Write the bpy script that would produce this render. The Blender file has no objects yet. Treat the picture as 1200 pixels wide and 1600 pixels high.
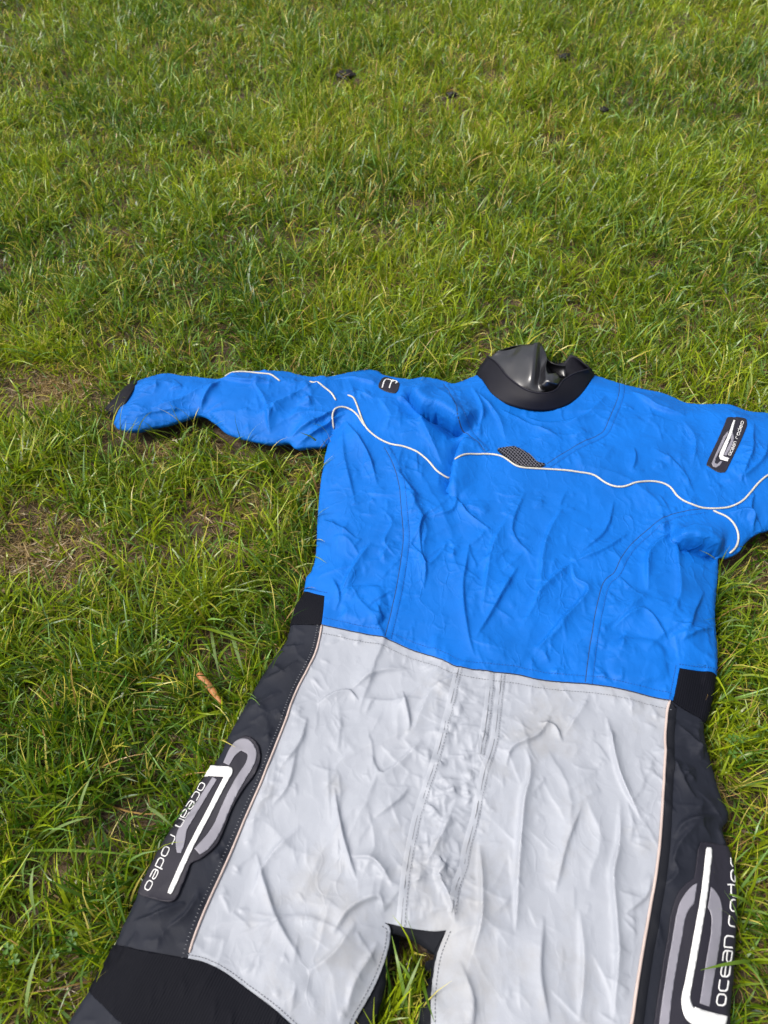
import bpy, math, random
import numpy as np
from mathutils import Vector, Matrix
from mathutils.geometry import delaunay_2d_cdt

random.seed(7)
RNG = np.random.default_rng(11)
scene = bpy.context.scene
COL = scene.collection

# ------------------------------------------------------------------ camera, sky, sun, exposure
F = 1209.0                      # focal length in photograph pixels (1200 x 1600)
CAM_H = 1.12
PITCH = math.radians(50.0)      # looking down
cam_data = bpy.data.cameras.new('camera')
cam_data.sensor_fit = 'VERTICAL'
cam_data.sensor_height = 36.0
cam_data.sensor_width = 27.0
cam_data.lens = 36.0 * F / 1600.0
cam_data.clip_start = 0.02
cam_data.clip_end = 2000.0
cam_data.dof.use_dof = True
cam_data.dof.focus_distance = 1.28
cam_data.dof.aperture_fstop = cam_data.lens / 4.6
cam = bpy.data.objects.new('camera', cam_data)
COL.objects.link(cam)
cam.location = (0, 0, CAM_H)
cam.rotation_euler = (math.radians(90.0) - PITCH, 0, 0)
scene.camera = cam

SUN_EL, SUN_AZ = math.radians(56), math.radians(-105)      # azimuth from +Y towards +X
world = bpy.data.worlds.new('World')
scene.world = world
world.use_nodes = True
nt = world.node_tree
nt.nodes.clear()
sky = nt.nodes.new('ShaderNodeTexSky')
sky.sky_type = 'NISHITA'
sky.sun_disc = False
sky.sun_elevation = SUN_EL
sky.sun_rotation = SUN_AZ
sky.air_density = 1.0
sky.dust_density = 6.0
sky.ozone_density = 1.0
hs = nt.nodes.new('ShaderNodeHueSaturation')
hs.inputs['Saturation'].default_value = 0.42              # a thin even cloud cover greys the sky
bg = nt.nodes.new('ShaderNodeBackground')
bg.inputs['Strength'].default_value = 0.085
wo = nt.nodes.new('ShaderNodeOutputWorld')
nt.links.new(sky.outputs[0], hs.inputs['Color'])
nt.links.new(hs.outputs[0], bg.inputs['Color'])
nt.links.new(bg.outputs[0], wo.inputs['Surface'])

sun_data = bpy.data.lights.new('sun', 'SUN')
sun_data.energy = 1.5
sun_data.angle = math.radians(18)
sun_data.color = (1.0, 0.95, 0.88)
sun = bpy.data.objects.new('sun', sun_data)
COL.objects.link(sun)
sd = Vector((math.sin(SUN_AZ) * math.cos(SUN_EL), math.cos(SUN_AZ) * math.cos(SUN_EL), math.sin(SUN_EL)))
sun.rotation_euler = (-sd).to_track_quat('-Z', 'Y').to_euler()
sun.location = sd * 20

scene.view_settings.view_transform = 'Standard'
scene.view_settings.look = 'None'
scene.view_settings.gamma = 1.0
scene.view_settings.use_curve_mapping = False
scene.view_settings.exposure = 1.12
scene.cycles.max_bounces = 6
scene.cycles.diffuse_bounces = 3
scene.cycles.glossy_bounces = 2
scene.cycles.transmission_bounces = 3
scene.cycles.use_denoising = True

# ------------------------------------------------------------------ small maths helpers
SP, CP = math.sin(PITCH), math.cos(PITCH)

def unproject(px, z):
    """photograph pixels -> points at height z (arrays)"""
    px = np.asarray(px, float).reshape(-1, 2)
    z = np.broadcast_to(np.asarray(z, float), (len(px),))
    a = (px[:, 0] - 600) / F
    b = (800 - px[:, 1]) / F
    dy, dz = CP + b * SP, -SP + b * CP
    t = (CAM_H - z) / (-dz)
    return np.stack([a * t, dy * t, z], 1)

def P(x, y, z):
    return unproject([(x, y)], z)[0]

def catmull(pts, n=6, closed=False):
    p = np.asarray(pts, float)
    if len(p) < 3:
        return p
    if closed:
        q = np.vstack([p[-1], p, p[0], p[1]])
    else:
        q = np.vstack([2 * p[0] - p[1], p, 2 * p[-1] - p[-2]])
    out = []
    for i in range(len(q) - 3):
        a, b, c, d = q[i:i + 4]
        for k in range(n):
            t = k / n
            out.append(0.5 * (2 * b + (c - a) * t + (2 * a - 5 * b + 4 * c - d) * t * t + (3 * b - a - 3 * c + d) * t ** 3))
    if not closed:
        out.append(p[-1])
    return np.array(out)

def resample(p, step, closed=False):
    p = np.asarray(p, float)
    if closed:
        p = np.vstack([p, p[:1]])
    d = np.r_[0, np.cumsum(np.linalg.norm(np.diff(p, axis=0), axis=1))]
    n = max(2, int(round(d[-1] / step)) + 1)
    t = np.linspace(0, d[-1], n)
    o = np.stack([np.interp(t, d, p[:, k]) for k in range(p.shape[1])], 1)
    return o[:-1] if closed else o

def densify(poly, step):
    """keeps every corner of a closed polygon, adds points along long sides"""
    out = []
    n = len(poly)
    for i in range(n):
        a, b = poly[i], poly[(i + 1) % n]
        L = np.linalg.norm(b - a)
        if L < step * 0.3:
            continue
        k = max(1, int(round(L / step)))
        for j in range(k):
            out.append(a + (b - a) * j / k)
    return np.array(out)

def inside(poly, pts):
    x, y = pts[:, 0], pts[:, 1]
    r = np.zeros(len(pts), bool)
    a = poly
    b = np.roll(poly, -1, axis=0)
    for (x0, y0), (x1, y1) in zip(a, b):
        if y0 == y1:
            continue
        c = ((y0 > y) != (y1 > y))
        if c.any():
            r ^= c & (x < (x1 - x0) * (y - y0) / (y1 - y0) + x0)
    return r

def seg_dist(line, pts, closed=False, want_side=False):
    """distance to a polyline; optionally the side (left +) and the position along it (0..1)"""
    a = line if closed else line[:-1]
    b = np.roll(line, -1, axis=0) if closed else line[1:]
    best = np.full(len(pts), 1e9)
    side = np.zeros(len(pts)); along = np.zeros(len(pts))
    L = np.linalg.norm(b - a, axis=1)
    cum = np.r_[0, np.cumsum(L)]
    for i in range(len(a)):
        ab = b[i] - a[i]
        l2 = ab @ ab
        if l2 < 1e-14:
            continue
        ap = pts - a[i]
        t = np.clip((ap @ ab) / l2, 0, 1)
        q = ap - t[:, None] * ab
        d = np.einsum('ij,ij->i', q, q)
        m = d < best
        best[m] = d[m]
        if want_side:
            side[m] = np.sign(ab[0] * ap[m, 1] - ab[1] * ap[m, 0])
            along[m] = (cum[i] + t[m] * L[i]) / cum[-1]
    best = np.sqrt(best)
    return (best, side, along) if want_side else best

def vnoise(x, y, seed, scale):
    """smooth value noise, -1..1"""
    r = np.random.default_rng(seed).random((256, 256)) * 2 - 1
    x = np.asarray(x) * scale; y = np.asarray(y) * scale
    xi = np.floor(x).astype(int); yi = np.floor(y).astype(int)
    fx = x - xi; fy = y - yi
    fx = fx * fx * fx * (fx * (fx * 6 - 15) + 10); fy = fy * fy * fy * (fy * (fy * 6 - 15) + 10)
    g = lambda i, j: r[i & 255, j & 255]
    return (g(xi, yi) * (1 - fx) + g(xi + 1, yi) * fx) * (1 - fy) + (g(xi, yi + 1) * (1 - fx) + g(xi + 1, yi + 1) * fx) * fy

def sstep(a, b, x):
    t = np.clip((x - a) / (b - a), 0, 1)
    return t * t * (3 - 2 * t)

# ------------------------------------------------------------------ object helpers
def mesh_obj(name, verts, faces, mat, parent=None, smooth=True):
    me = bpy.data.meshes.new(name)
    me.from_pydata([tuple(v) for v in verts], [], [tuple(f) for f in faces])
    me.materials.append(mat)
    if smooth:
        me.polygons.foreach_set('use_smooth', [True] * len(me.polygons))
    me.update()
    o = bpy.data.objects.new(name, me)
    COL.objects.link(o)
    if parent:
        adopt(o, parent)
    return o

def adopt(o, parent):
    o.parent = parent
    if parent.parent is None:                    # parts already stand in world coordinates
        o.matrix_parent_inverse = Matrix.Translation(-parent.location)

def tag(o, label=None, category=None, group=None, kind=None):
    for k, v in (('label', label), ('category', category), ('group', group), ('kind', kind)):
        if v:
            o[k] = v
    return o

def tube(pts, rad, n=6, caps=True):
    """verts, faces of a tube along 3-D points; rad a number or one per point"""
    pts = np.asarray(pts, float)
    rad = np.broadcast_to(rad, (len(pts),))
    tan = np.gradient(pts, axis=0)
    tan /= np.linalg.norm(tan, axis=1)[:, None] + 1e-12
    up = np.array([0, 0, 1.0])
    s = np.cross(tan, up)
    ln = np.linalg.norm(s, axis=1)[:, None]
    s = np.where(ln < 1e-4, np.array([[1.0, 0, 0]]), s / (ln + 1e-12))
    u = np.cross(s, tan)
    V, Fc = [], []
    for i in range(len(pts)):
        for k in range(n):
            a = 2 * math.pi * k / n
            V.append(pts[i] + rad[i] * (math.cos(a) * s[i] + math.sin(a) * u[i]))
    for i in range(len(pts) - 1):
        for k in range(n):
            Fc.append((i * n + k, i * n + (k + 1) % n, (i + 1) * n + (k + 1) % n, (i + 1) * n + k))
    if caps:
        Fc.append(tuple(range(n))[::-1])
        Fc.append(tuple((len(pts) - 1) * n + k for k in range(n)))
    return V, Fc

# ------------------------------------------------------------------ materials
def new_mat(name):
    m = bpy.data.materials.new(name)
    m.use_nodes = True
    t = m.node_tree
    b = t.nodes['Principled BSDF']
    return m, t, b

def node(t, kind, **kw):
    n = t.nodes.new(kind)
    for k, v in kw.items():
        if k in n.inputs:
            n.inputs[k].default_value = v
        else:
            setattr(n, k, v)
    return n

def fabric(name, col, rough=0.6, weave=900, weave_amt=0.15, crumple=0.0, mottle=0.06, sheen=0.0, dirt=None, spec=0.4, lines=0.25):
    m, t, b = new_mat(name)
    tc = node(t, 'ShaderNodeTexCoord')
    L = t.links.new
    n1 = node(t, 'ShaderNodeTexNoise', Scale=9.0, Detail=5.0, Roughness=0.6)
    L(tc.outputs['Object'], n1.inputs['Vector'])
    mr = node(t, 'ShaderNodeMapRange')
    mr.inputs['From Min'].default_value = 0.3; mr.inputs['From Max'].default_value = 0.7
    mr.inputs['To Min'].default_value = 1 - mottle; mr.inputs['To Max'].default_value = 1 + mottle
    L(n1.outputs[0], mr.inputs['Value'])
    mul = node(t, 'ShaderNodeVectorMath', operation='SCALE')
    mul.inputs[0].default_value = col
    L(mr.outputs[0], mul.inputs['Scale'])
    out = mul.outputs[0]
    if dirt:
        n2 = node(t, 'ShaderNodeTexNoise', Scale=5.0, Detail=8.0, Roughness=0.7)
        L(tc.outputs['Object'], n2.inputs['Vector'])
        cr = node(t, 'ShaderNodeMapRange')
        cr.inputs['From Min'].default_value = 0.52; cr.inputs['From Max'].default_value = 0.76
        cr.inputs['To Max'].default_value = 0.55
        L(n2.outputs[0], cr.inputs['Value'])
        mx = node(t, 'ShaderNodeMix', data_type='RGBA')
        L(cr.outputs[0], mx.inputs['Factor'])
        L(out, mx.inputs['A'])
        mx.inputs['B'].default_value = (*dirt, 1)
        out = mx.outputs['Result']
    L(out, b.inputs['Base Color'])
    b.inputs['Roughness'].default_value = rough
    b.inputs['Specular IOR Level'].default_value = spec
    b.inputs['Sheen Weight'].default_value = sheen
    prev = None
    if weave_amt:
        w = node(t, 'ShaderNodeTexNoise', Scale=float(weave), Detail=2.0)
        L(tc.outputs['Object'], w.inputs['Vector'])
        bp = node(t, 'ShaderNodeBump', Strength=weave_amt, Distance=0.0006)
        L(w.outputs[0], bp.inputs['Height'])
        prev = bp
    if crumple:
        wn = node(t, 'ShaderNodeTexNoise', Scale=14.0, Detail=2.0)
        L(tc.outputs['Object'], wn.inputs['Vector'])
        wa = node(t, 'ShaderNodeVectorMath', operation='SCALE'); wa.inputs['Scale'].default_value = 0.05
        L(wn.outputs['Color'], wa.inputs[0])
        ad = node(t, 'ShaderNodeVectorMath', operation='ADD')
        L(tc.outputs['Object'], ad.inputs[0]); L(wa.outputs[0], ad.inputs[1])
        hs_ = None
        for sc_, rot, st, amt in ((19.0, 0.5, 0.55, 1.0), (34.0, -0.7, 0.6, 0.5), (66.0, 1.3, 0.7, 0.22)):
            mp = node(t, 'ShaderNodeMapping')
            mp.inputs['Rotation'].default_value = (0, 0, rot); mp.inputs['Scale'].default_value = (1, st, 1)
            L(ad.outputs[0], mp.inputs['Vector'])
            vo = node(t, 'ShaderNodeTexVoronoi', Scale=sc_, feature='F1')
            L(mp.outputs[0], vo.inputs['Vector'])
            mu_ = node(t, 'ShaderNodeMath', operation='MULTIPLY'); mu_.inputs[1].default_value = amt * (-1 if rot < 0 else 1)
            L(vo.outputs['Distance'], mu_.inputs[0])
            if hs_:
                sm_ = node(t, 'ShaderNodeMath', operation='ADD')
                L(hs_.outputs[0], sm_.inputs[0]); L(mu_.outputs[0], sm_.inputs[1])
                hs_ = sm_
            else:
                hs_ = mu_
        pw = hs_
        b2 = node(t, 'ShaderNodeBump', Strength=crumple, Distance=0.008)
        L(pw.outputs[0], b2.inputs['Height'])
        if prev:
            L(prev.outputs[0], b2.inputs['Normal'])
        prev = b2
        for sc_, rot, st, seed_ in ((24.0, 0.2, 0.5, 3.0), (41.0, -0.9, 0.6, 9.0)):
            mp = node(t, 'ShaderNodeMapping')
            mp.inputs['Location'].default_value = (seed_, seed_, 0); mp.inputs['Rotation'].default_value = (0, 0, rot); mp.inputs['Scale'].default_value = (1, st, 1)
            L(ad.outputs[0], mp.inputs['Vector'])
            ve = node(t, 'ShaderNodeTexVoronoi', Scale=sc_, feature='DISTANCE_TO_EDGE')
            L(mp.outputs[0], ve.inputs['Vector'])
            r1_ = node(t, 'ShaderNodeMapRange'); r1_.inputs['From Max'].default_value = 0.10; r1_.inputs['To Min'].default_value = 1.0; r1_.inputs['To Max'].default_value = 0.0
            L(ve.outputs['Distance'], r1_.inputs['Value'])
            mk = node(t, 'ShaderNodeTexNoise', Scale=17.0, Detail=1.0)
            L(mp.outputs[0], mk.inputs['Vector'])
            r2_ = node(t, 'ShaderNodeMapRange'); r2_.inputs['From Min'].default_value = 0.50; r2_.inputs['From Max'].default_value = 0.70
            L(mk.outputs[0], r2_.inputs['Value'])
            ml = node(t, 'ShaderNodeMath', operation='MULTIPLY')
            L(r1_.outputs[0], ml.inputs[0]); L(r2_.outputs[0], ml.inputs[1])
            b3 = node(t, 'ShaderNodeBump', Strength=lines, Distance=0.0010)
            L(ml.outputs[0], b3.inputs['Height']); L(prev.outputs[0], b3.inputs['Normal'])
            prev = b3
    if prev:
        L(prev.outputs[0], b.inputs['Normal'])
    return m

def plain(name, col, rough=0.5, spec=0.5, bump=0.0, scale=400):
    m, t, b = new_mat(name)
    b.inputs['Roughness'].default_value = rough
    b.inputs['Specular IOR Level'].default_value = spec
    tc = node(t, 'ShaderNodeTexCoord')
    n = node(t, 'ShaderNodeTexNoise', Scale=25.0, Detail=6.0)
    t.links.new(tc.outputs['Object'], n.inputs['Vector'])
    mr = node(t, 'ShaderNodeMapRange')
    mr.inputs['From Min'].default_value = 0.3; mr.inputs['From Max'].default_value = 0.7
    mr.inputs['To Min'].default_value = 0.88; mr.inputs['To Max'].default_value = 1.1
    t.links.new(n.outputs[0], mr.inputs['Value'])
    mul = node(t, 'ShaderNodeVectorMath', operation='SCALE')
    mul.inputs[0].default_value = col
    t.links.new(mr.outputs[0], mul.inputs['Scale'])
    t.links.new(mul.outputs[0], b.inputs['Base Color'])
    if bump:
        w = node(t, 'ShaderNodeTexNoise', Scale=float(scale), Detail=3.0)
        t.links.new(tc.outputs['Object'], w.inputs['Vector'])
        bp = node(t, 'ShaderNodeBump', Strength=bump, Distance=0.001)
        t.links.new(w.outputs[0], bp.inputs['Height'])
        t.links.new(bp.outputs[0], b.inputs['Normal'])
    return m

M_BLUE = fabric('blue_nylon', (0.001, 0.107, 0.44), 0.62, crumple=0.36, mottle=0.09, spec=0.2, lines=0.6)
M_BLUE_DARK = plain('blue_thread', (0.001, 0.060, 0.27), 0.7)
M_GREY = fabric('pale_grey_nylon', (0.290, 0.309, 0.352), 0.55, crumple=0.27, mottle=0.04, dirt=(0.215, 0.195, 0.155), spec=0.4)
M_GREY_THREAD = plain('grey_thread', (0.165, 0.172, 0.19), 0.7)
M_DARK = fabric('charcoal_nylon', (0.0105, 0.0125, 0.0205), 0.68, crumple=0.22, mottle=0.15, spec=0.22)
M_BLACK = fabric('black_cloth', (0.005, 0.006, 0.010), 0.75, crumple=0.1, mottle=0.15, spec=0.2)
M_NEOPRENE = fabric('black_neoprene', (0.006, 0.006, 0.011), 0.6, weave=600, weave_amt=0.25, mottle=0.2, spec=0.2)
M_LATEX = plain('black_latex', (0.014, 0.014, 0.017), 0.30, 1.0)
M_PIPING = plain('white_cord', (0.46, 0.44, 0.38), 0.6)
M_PINK = plain('pale_pink_cord', (0.42, 0.34, 0.31), 0.65)
M_RUBBER = plain('charcoal_rubber', (0.015, 0.014, 0.022), 0.55, 0.3, 0.15)
M_WHITE = plain('white_print', (0.62, 0.62, 0.62), 0.5)
M_SILVER = plain('silver_print', (0.20, 0.195, 0.23), 0.5)
M_NET = plain('grey_net_thread', (0.12, 0.12, 0.15), 0.6)
M_LINE = plain('dark_edge_line', (0.012, 0.02, 0.05), 0.8)

def rib_mat():
    m, t, b = new_mat('ribbed_black_knit')
    b.inputs['Base Color'].default_value = (0.0022, 0.0026, 0.0058, 1)
    b.inputs['Roughness'].default_value = 0.75
    b.inputs['Specular IOR Level'].default_value = 0.14
    tc = node(t, 'ShaderNodeTexCoord')
    mp = node(t, 'ShaderNodeMapping')
    mp.inputs['Rotation'].default_value = (0, 0, math.radians(24))
    t.links.new(tc.outputs['Object'], mp.inputs['Vector'])
    w = node(t, 'ShaderNodeTexWave', Scale=95.0, Distortion=0.6)
    w.inputs['Detail Scale'].default_value = 4.0
    t.links.new(mp.outputs[0], w.inputs['Vector'])
    bp = node(t, 'ShaderNodeBump', Strength=0.3, Distance=0.0012)
    t.links.new(w.outputs['Fac'], bp.inputs['Height'])
    t.links.new(bp.outputs[0], b.inputs['Normal'])
    return m
M_RIB = rib_mat()

# ------------------------------------------------------------------ traced curves of the suit (photograph pixels)
K = {}
def curve(name, pts, n=5):
    K[name] = catmull(pts, n)

curve('sleeve_top_l', [(213, 593), (236, 587), (260, 583), (283, 587), (310, 589), (343, 591), (367, 579), (400, 577), (443, 578), (477, 587),
                       (513, 588), (550, 579), (575, 575), (592, 577), (600, 583), (640, 590), (660, 587), (687, 592), (707, 598), (727, 592), (746, 584)])
curve('collar_low', [(744, 584), (758, 607), (771, 620), (791, 630), (813, 637), (839, 641), (865, 640), (884, 635), (901, 623), (917, 607), (930, 585)])
curve('shoulder_r', [(931, 584), (947, 589), (972, 597), (993, 602), (1010, 606), (1035, 611), (1054, 619), (1076, 628), (1105, 630), (1140, 631),
                     (1168, 641), (1200, 645), (1260, 652), (1340, 668), (1430, 690), (1490, 712)])
curve('sleeve_bot_r', [(1470, 768), (1400, 775), (1320, 790), (1250, 806), (1200, 824), (1181, 831), (1165, 844), (1156, 857), (1140, 865), (1126, 866)])
curve('body_r', [(1123, 868), (1122, 893), (1119, 924), (1117, 955), (1118, 985), (1120, 1020), (1119, 1054)])
curve('rib_r_out', [(1119, 1054), (1117, 1070), (1114, 1089), (1107, 1118), (1101, 1127)])
curve('side_r_out', [(1101, 1127), (1105, 1159), (1115, 1197), (1126, 1236), (1139, 1264), (1139, 1280), (1131, 1293), (1136, 1316), (1143, 1344),
                     (1149, 1390), (1149, 1453), (1147, 1512), (1142, 1558), (1141, 1600), (1136, 1700), (1128, 1820), (1115, 2000)])
curve('rib_r_top', [(1061, 1045), (1090, 1050), (1119, 1054)])
curve('rib_r_left', [(1051, 1095), (1056, 1072), (1061, 1045)])
curve('rib_r_bot', [(1051, 1095), (1070, 1108), (1101, 1127)])
curve('waist', [(503, 976), (512, 978), (557, 988), (605, 998), (640, 1013), (680, 1028), (717, 1045), (760, 1052), (807, 1056), (840, 1062),
                (880, 1066), (921, 1069), (962, 1076), (1010, 1087), (1048, 1095)])
curve('hem_l', [(508, 933), (506, 955), (503, 976)])
curve('rib_l_top', [(476, 923), (492, 929), (508, 933)])
curve('rib_l_out', [(475, 925), (463, 943), (457, 962), (453, 975)])
curve('rib_l_bot', [(453, 975), (478, 976), (502, 977)])
curve('body_l', [(521, 672), (511, 700), (502, 753), (497, 807), (496, 840), (494, 867), (488, 890), (480, 900), (476, 923)])
curve('sleeve_bot_l', [(178, 659), (187, 667), (213, 668), (237, 662), (263, 657), (293, 648), (313, 644), (337, 658), (357, 674), (390, 683),
                       (423, 689), (450, 687), (463, 696), (483, 694), (506, 693), (516, 685)])
curve('cuff_l', [(213, 593), (203, 612), (192, 630), (183, 646), (178, 659)])
curve('side_l_out', [(453, 975), (447, 997), (437, 1010), (410, 1050), (392, 1081), (376, 1111), (355, 1150), (345, 1174), (324, 1209), (296, 1250),
                     (271, 1293), (247, 1332), (222, 1377), (205, 1416), (187, 1454), (178, 1476)])
curve('pipe_l', [(503, 977), (497, 1007), (487, 1033), (470, 1063), (458, 1090), (446, 1128), (427, 1178), (411, 1220), (388, 1269), (366, 1318),
                 (345, 1367), (325, 1412), (308, 1455), (294, 1499)])
curve('pipe_r', [(1048, 1095), (1044, 1100), (1040, 1138), (1039, 1180), (1036, 1232), (1033, 1285), (1028, 1341), (1021, 1390), (1012, 1442), (1003, 1495),
                 (995, 1547), (988, 1600), (975, 1680), (960, 1790), (945, 1880)])
curve('knee_top_dark', [(178, 1476), (222, 1486), (260, 1493), (294, 1499)])
curve('knee_top_grey', [(294, 1499), (320, 1505), (352, 1521), (390, 1549), (422, 1573), (453, 1600), (490, 1636), (530, 1676)])
curve('knee_out', [(178, 1476), (160, 1508), (138, 1547)])
curve('knee_bot', [(138, 1547), (191, 1600), (260, 1665), (360, 1730), (470, 1775)])
curve('lower_out_l', [(138, 1547), (121, 1573), (105, 1600), (60, 1680), (-10, 1800), (-70, 1920)])
curve('grey_in_l', [(601, 1441), (610, 1452), (604, 1491), (585, 1539), (563, 1579), (552, 1600), (540, 1640), (530, 1676)])
curve('grass_l', [(612, 1458), (615, 1472), (611, 1502), (605, 1539), (596, 1575), (588, 1602), (574, 1650), (550, 1710), (510, 1800), (470, 1900)])
curve('grey_crotch', [(601, 1441), (625, 1446), (655, 1451), (679, 1453), (698, 1451)])
curve('grass_top', [(612, 1458), (630, 1464), (650, 1473), (666, 1483), (677, 1490)])
curve('grass_r', [(677, 1490), (669, 1528), (658, 1560), (650, 1593), (646, 1640), (640, 1720), (632, 1820), (625, 2000)])
curve('grey_in_r', [(698, 1451), (684, 1488), (677, 1528), (674, 1564), (674, 1600), (672, 1680), (668, 1780), (660, 1880)])

def J(*names):
    """joins curves; a name beginning with - runs backwards"""
    out = []
    for n in names:
        c = K[n[1:]][::-1] if n[0] == '-' else K[n]
        c = c if not out or np.linalg.norm(out[-1] - c[0]) > 1.5 else c[1:]
        out.extend(list(c))
    return np.array(out)

OUT_PX = J('sleeve_top_l', 'collar_low', 'shoulder_r', 'sleeve_bot_r', 'body_r', 'rib_r_out', 'side_r_out', '-grass_r', '-grass_top', 'grass_l',
           '-lower_out_l', '-knee_out', '-side_l_out', '-rib_l_out', '-body_l', '-sleeve_bot_l', '-cuff_l')
# the outline without the neck bite, for the height of the suit and for keeping grass out
NECK_BACK = [(744, 584), (770, 566), (800, 556), (840, 552), (890, 556), (930, 585)]
FOOT_PX = J('sleeve_top_l')
FOOT_PX = np.vstack([FOOT_PX, catmull(NECK_BACK, 4)[1:-1], J('shoulder_r', 'sleeve_bot_r', 'body_r', 'rib_r_out', 'side_r_out', '-grass_r', '-grass_top', 'grass_l',
           '-lower_out_l', '-knee_out', '-side_l_out', '-rib_l_out', '-body_l', '-sleeve_bot_l', '-cuff_l')])

Z_EDGE, Z_IN = 0.053, 0.066
def plan(px):
    """photograph pixels -> ground plan, allowing for the suit's height there"""
    px = np.asarray(px, float).reshape(-1, 2)
    d = seg_dist(FOOT_PX, px, closed=True)
    z = Z_EDGE + (Z_IN - Z_EDGE) * sstep(0, 55, d)
    return unproject(px, z)[:, :2]

FOOT = resample(plan(FOOT_PX), 0.006, closed=True)

# ------------------------------------------------------------------ the cloth: a sheet with slack, relaxed on a lumpy bed
G = 0.0042
lo = FOOT.min(0) - 0.03
hi = FOOT.max(0) + 0.03
NX, NY = int((hi[0] - lo[0]) / G) + 1, int((hi[1] - lo[1]) / G) + 1
gx = lo[0] + G * np.arange(NX)
gy = lo[1] + G * np.arange(NY)
GX, GY = np.meshgrid(gx, gy, indexing='ij')
gp = np.stack([GX.ravel(), GY.ravel()], 1)
in_foot = inside(FOOT, gp)
dist_foot = np.zeros(len(gp))
for c0 in range(0, len(gp), 20000):
    q = gp[c0:c0 + 20000]
    b = FOOT[::1]
    d2 = (q[:, :1] - b[None, :, 0]) ** 2 + (q[:, 1:] - b[None, :, 1]) ** 2
    dist_foot[c0:c0 + 20000] = np.sqrt(d2.min(1))
SDF = np.where(in_foot, dist_foot, -dist_foot).reshape(NX, NY)      # > 0 inside the suit
MASK = (SDF > -0.011)
mi = np.flatnonzero(MASK.ravel())
mp_ = gp[mi]

def field(fn):
    f = np.zeros(NX * NY)
    f[mi] = fn(mp_)
    return f.reshape(NX, NY)

bed = Z_EDGE + (Z_IN - Z_EDGE) * sstep(0, 0.055, SDF)
R = 0.009
e = np.clip(1 - SDF / R, 0, 1.35)
bed = bed - R * (1 - np.sqrt(np.clip(1 - e * e, 0, 1)))
bed = bed + 0.004 * vnoise(GX, GY, 3, 7.0) + 0.002 * vnoise(GX, GY, 4, 17.0) * sstep(0.0, 0.05, SDF)

def local(line_px, reach):
    line = plan(catmull(line_px, 4))
    b0 = line.min(0) - reach; b1 = line.max(0) + reach
    s = np.flatnonzero(((mp_ >= b0) & (mp_ <= b1)).all(1))
    return line, s

GUIDE = np.zeros(NX * NY)
FG = 0.0014                                      # fine relief grid
FNX, FNY = int((hi[0] - lo[0]) / FG) + 2, int((hi[1] - lo[1]) / FG) + 2
FINE = np.zeros((FNX, FNY), np.float32)
def crease(line, amp, w_up, w_down, taper=0.3):
    """a fold line in plan: the cloth climbs over w_up on its left and drops over w_down on its right"""
    reach = 3.2 * max(w_up, w_down)
    b0 = np.floor((line.min(0) - reach - lo) / FG).astype(int).clip(0)
    b1 = np.ceil((line.max(0) + reach - lo) / FG).astype(int)
    b1 = np.minimum(b1, [FNX - 1, FNY - 1])
    if (b1 <= b0).any():
        return
    a_, b_ = np.meshgrid(lo[0] + FG * np.arange(b0[0], b1[0]), lo[1] + FG * np.arange(b0[1], b1[1]), indexing='ij')
    q = np.stack([a_.ravel(), b_.ravel()], 1)
    d, sd_, al = seg_dist(line, q, want_side=True)
    end = np.clip(al / taper, 0, 1) ** 0.8 * np.clip((1 - al) / taper, 0, 1) ** 0.8
    ww = np.where(sd_ >= 0, w_up, w_down) * (0.35 + 0.65 * end)
    x = d / (ww + 1e-6)
    f = np.exp(-(np.sqrt(x * x + 0.006) - 0.0775) * 1.15)
    FINE[b0[0]:b1[0], b0[1]:b1[1]] += (amp * end * f).reshape(a_.shape)
def ridge(px, amp, w, taper=0.3):
    line = plan(catmull(px, 4))
    up, dn = (0.45, 1.7) if (len(px) + int(px[0][0])) % 2 else (1.7, 0.45)
    crease(line, amp * RIDGE, w * up * 0.8, w * dn * 0.8, taper)
RIDGE = 0.86

SHIFT = np.zeros((NX * NY, 2))
def step(px, amp, w, over=0.0, taper=0.15):
    """a fold: the left side of the line stands high and hangs a little over the right side"""
    line, s = local(px, 5 * w)
    d, sd_, al = seg_dist(line, mp_[s], want_side=True)
    end = sstep(0, taper, al) * sstep(0, taper, 1 - al)
    sg = np.where(sd_ >= 0, d, -d)
    prof = np.where(sg > 0, np.exp(-(sg / (w * 2.0)) ** 1.5), 0) * sstep(-0.004, 0.004, sg) - np.where(sg <= 0, 0.7 * np.exp(-(sg / (w * 1.3)) ** 2), 0) * sstep(0.003, -0.004, sg)
    GUIDE[mi[s]] += amp * end * prof
    if over:
        tang = np.gradient(line, axis=0)
        tang = tang / (np.linalg.norm(tang, axis=1)[:, None] + 1e-12)
        nr = np.stack([tang[:, 1], -tang[:, 0]], 1).mean(0)         # towards the right of the line
        SHIFT[mi[s]] += (over * end * np.where(sg > -0.002, np.exp(-(np.abs(sg) / w) ** 2), 0))[:, None] * nr

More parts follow.
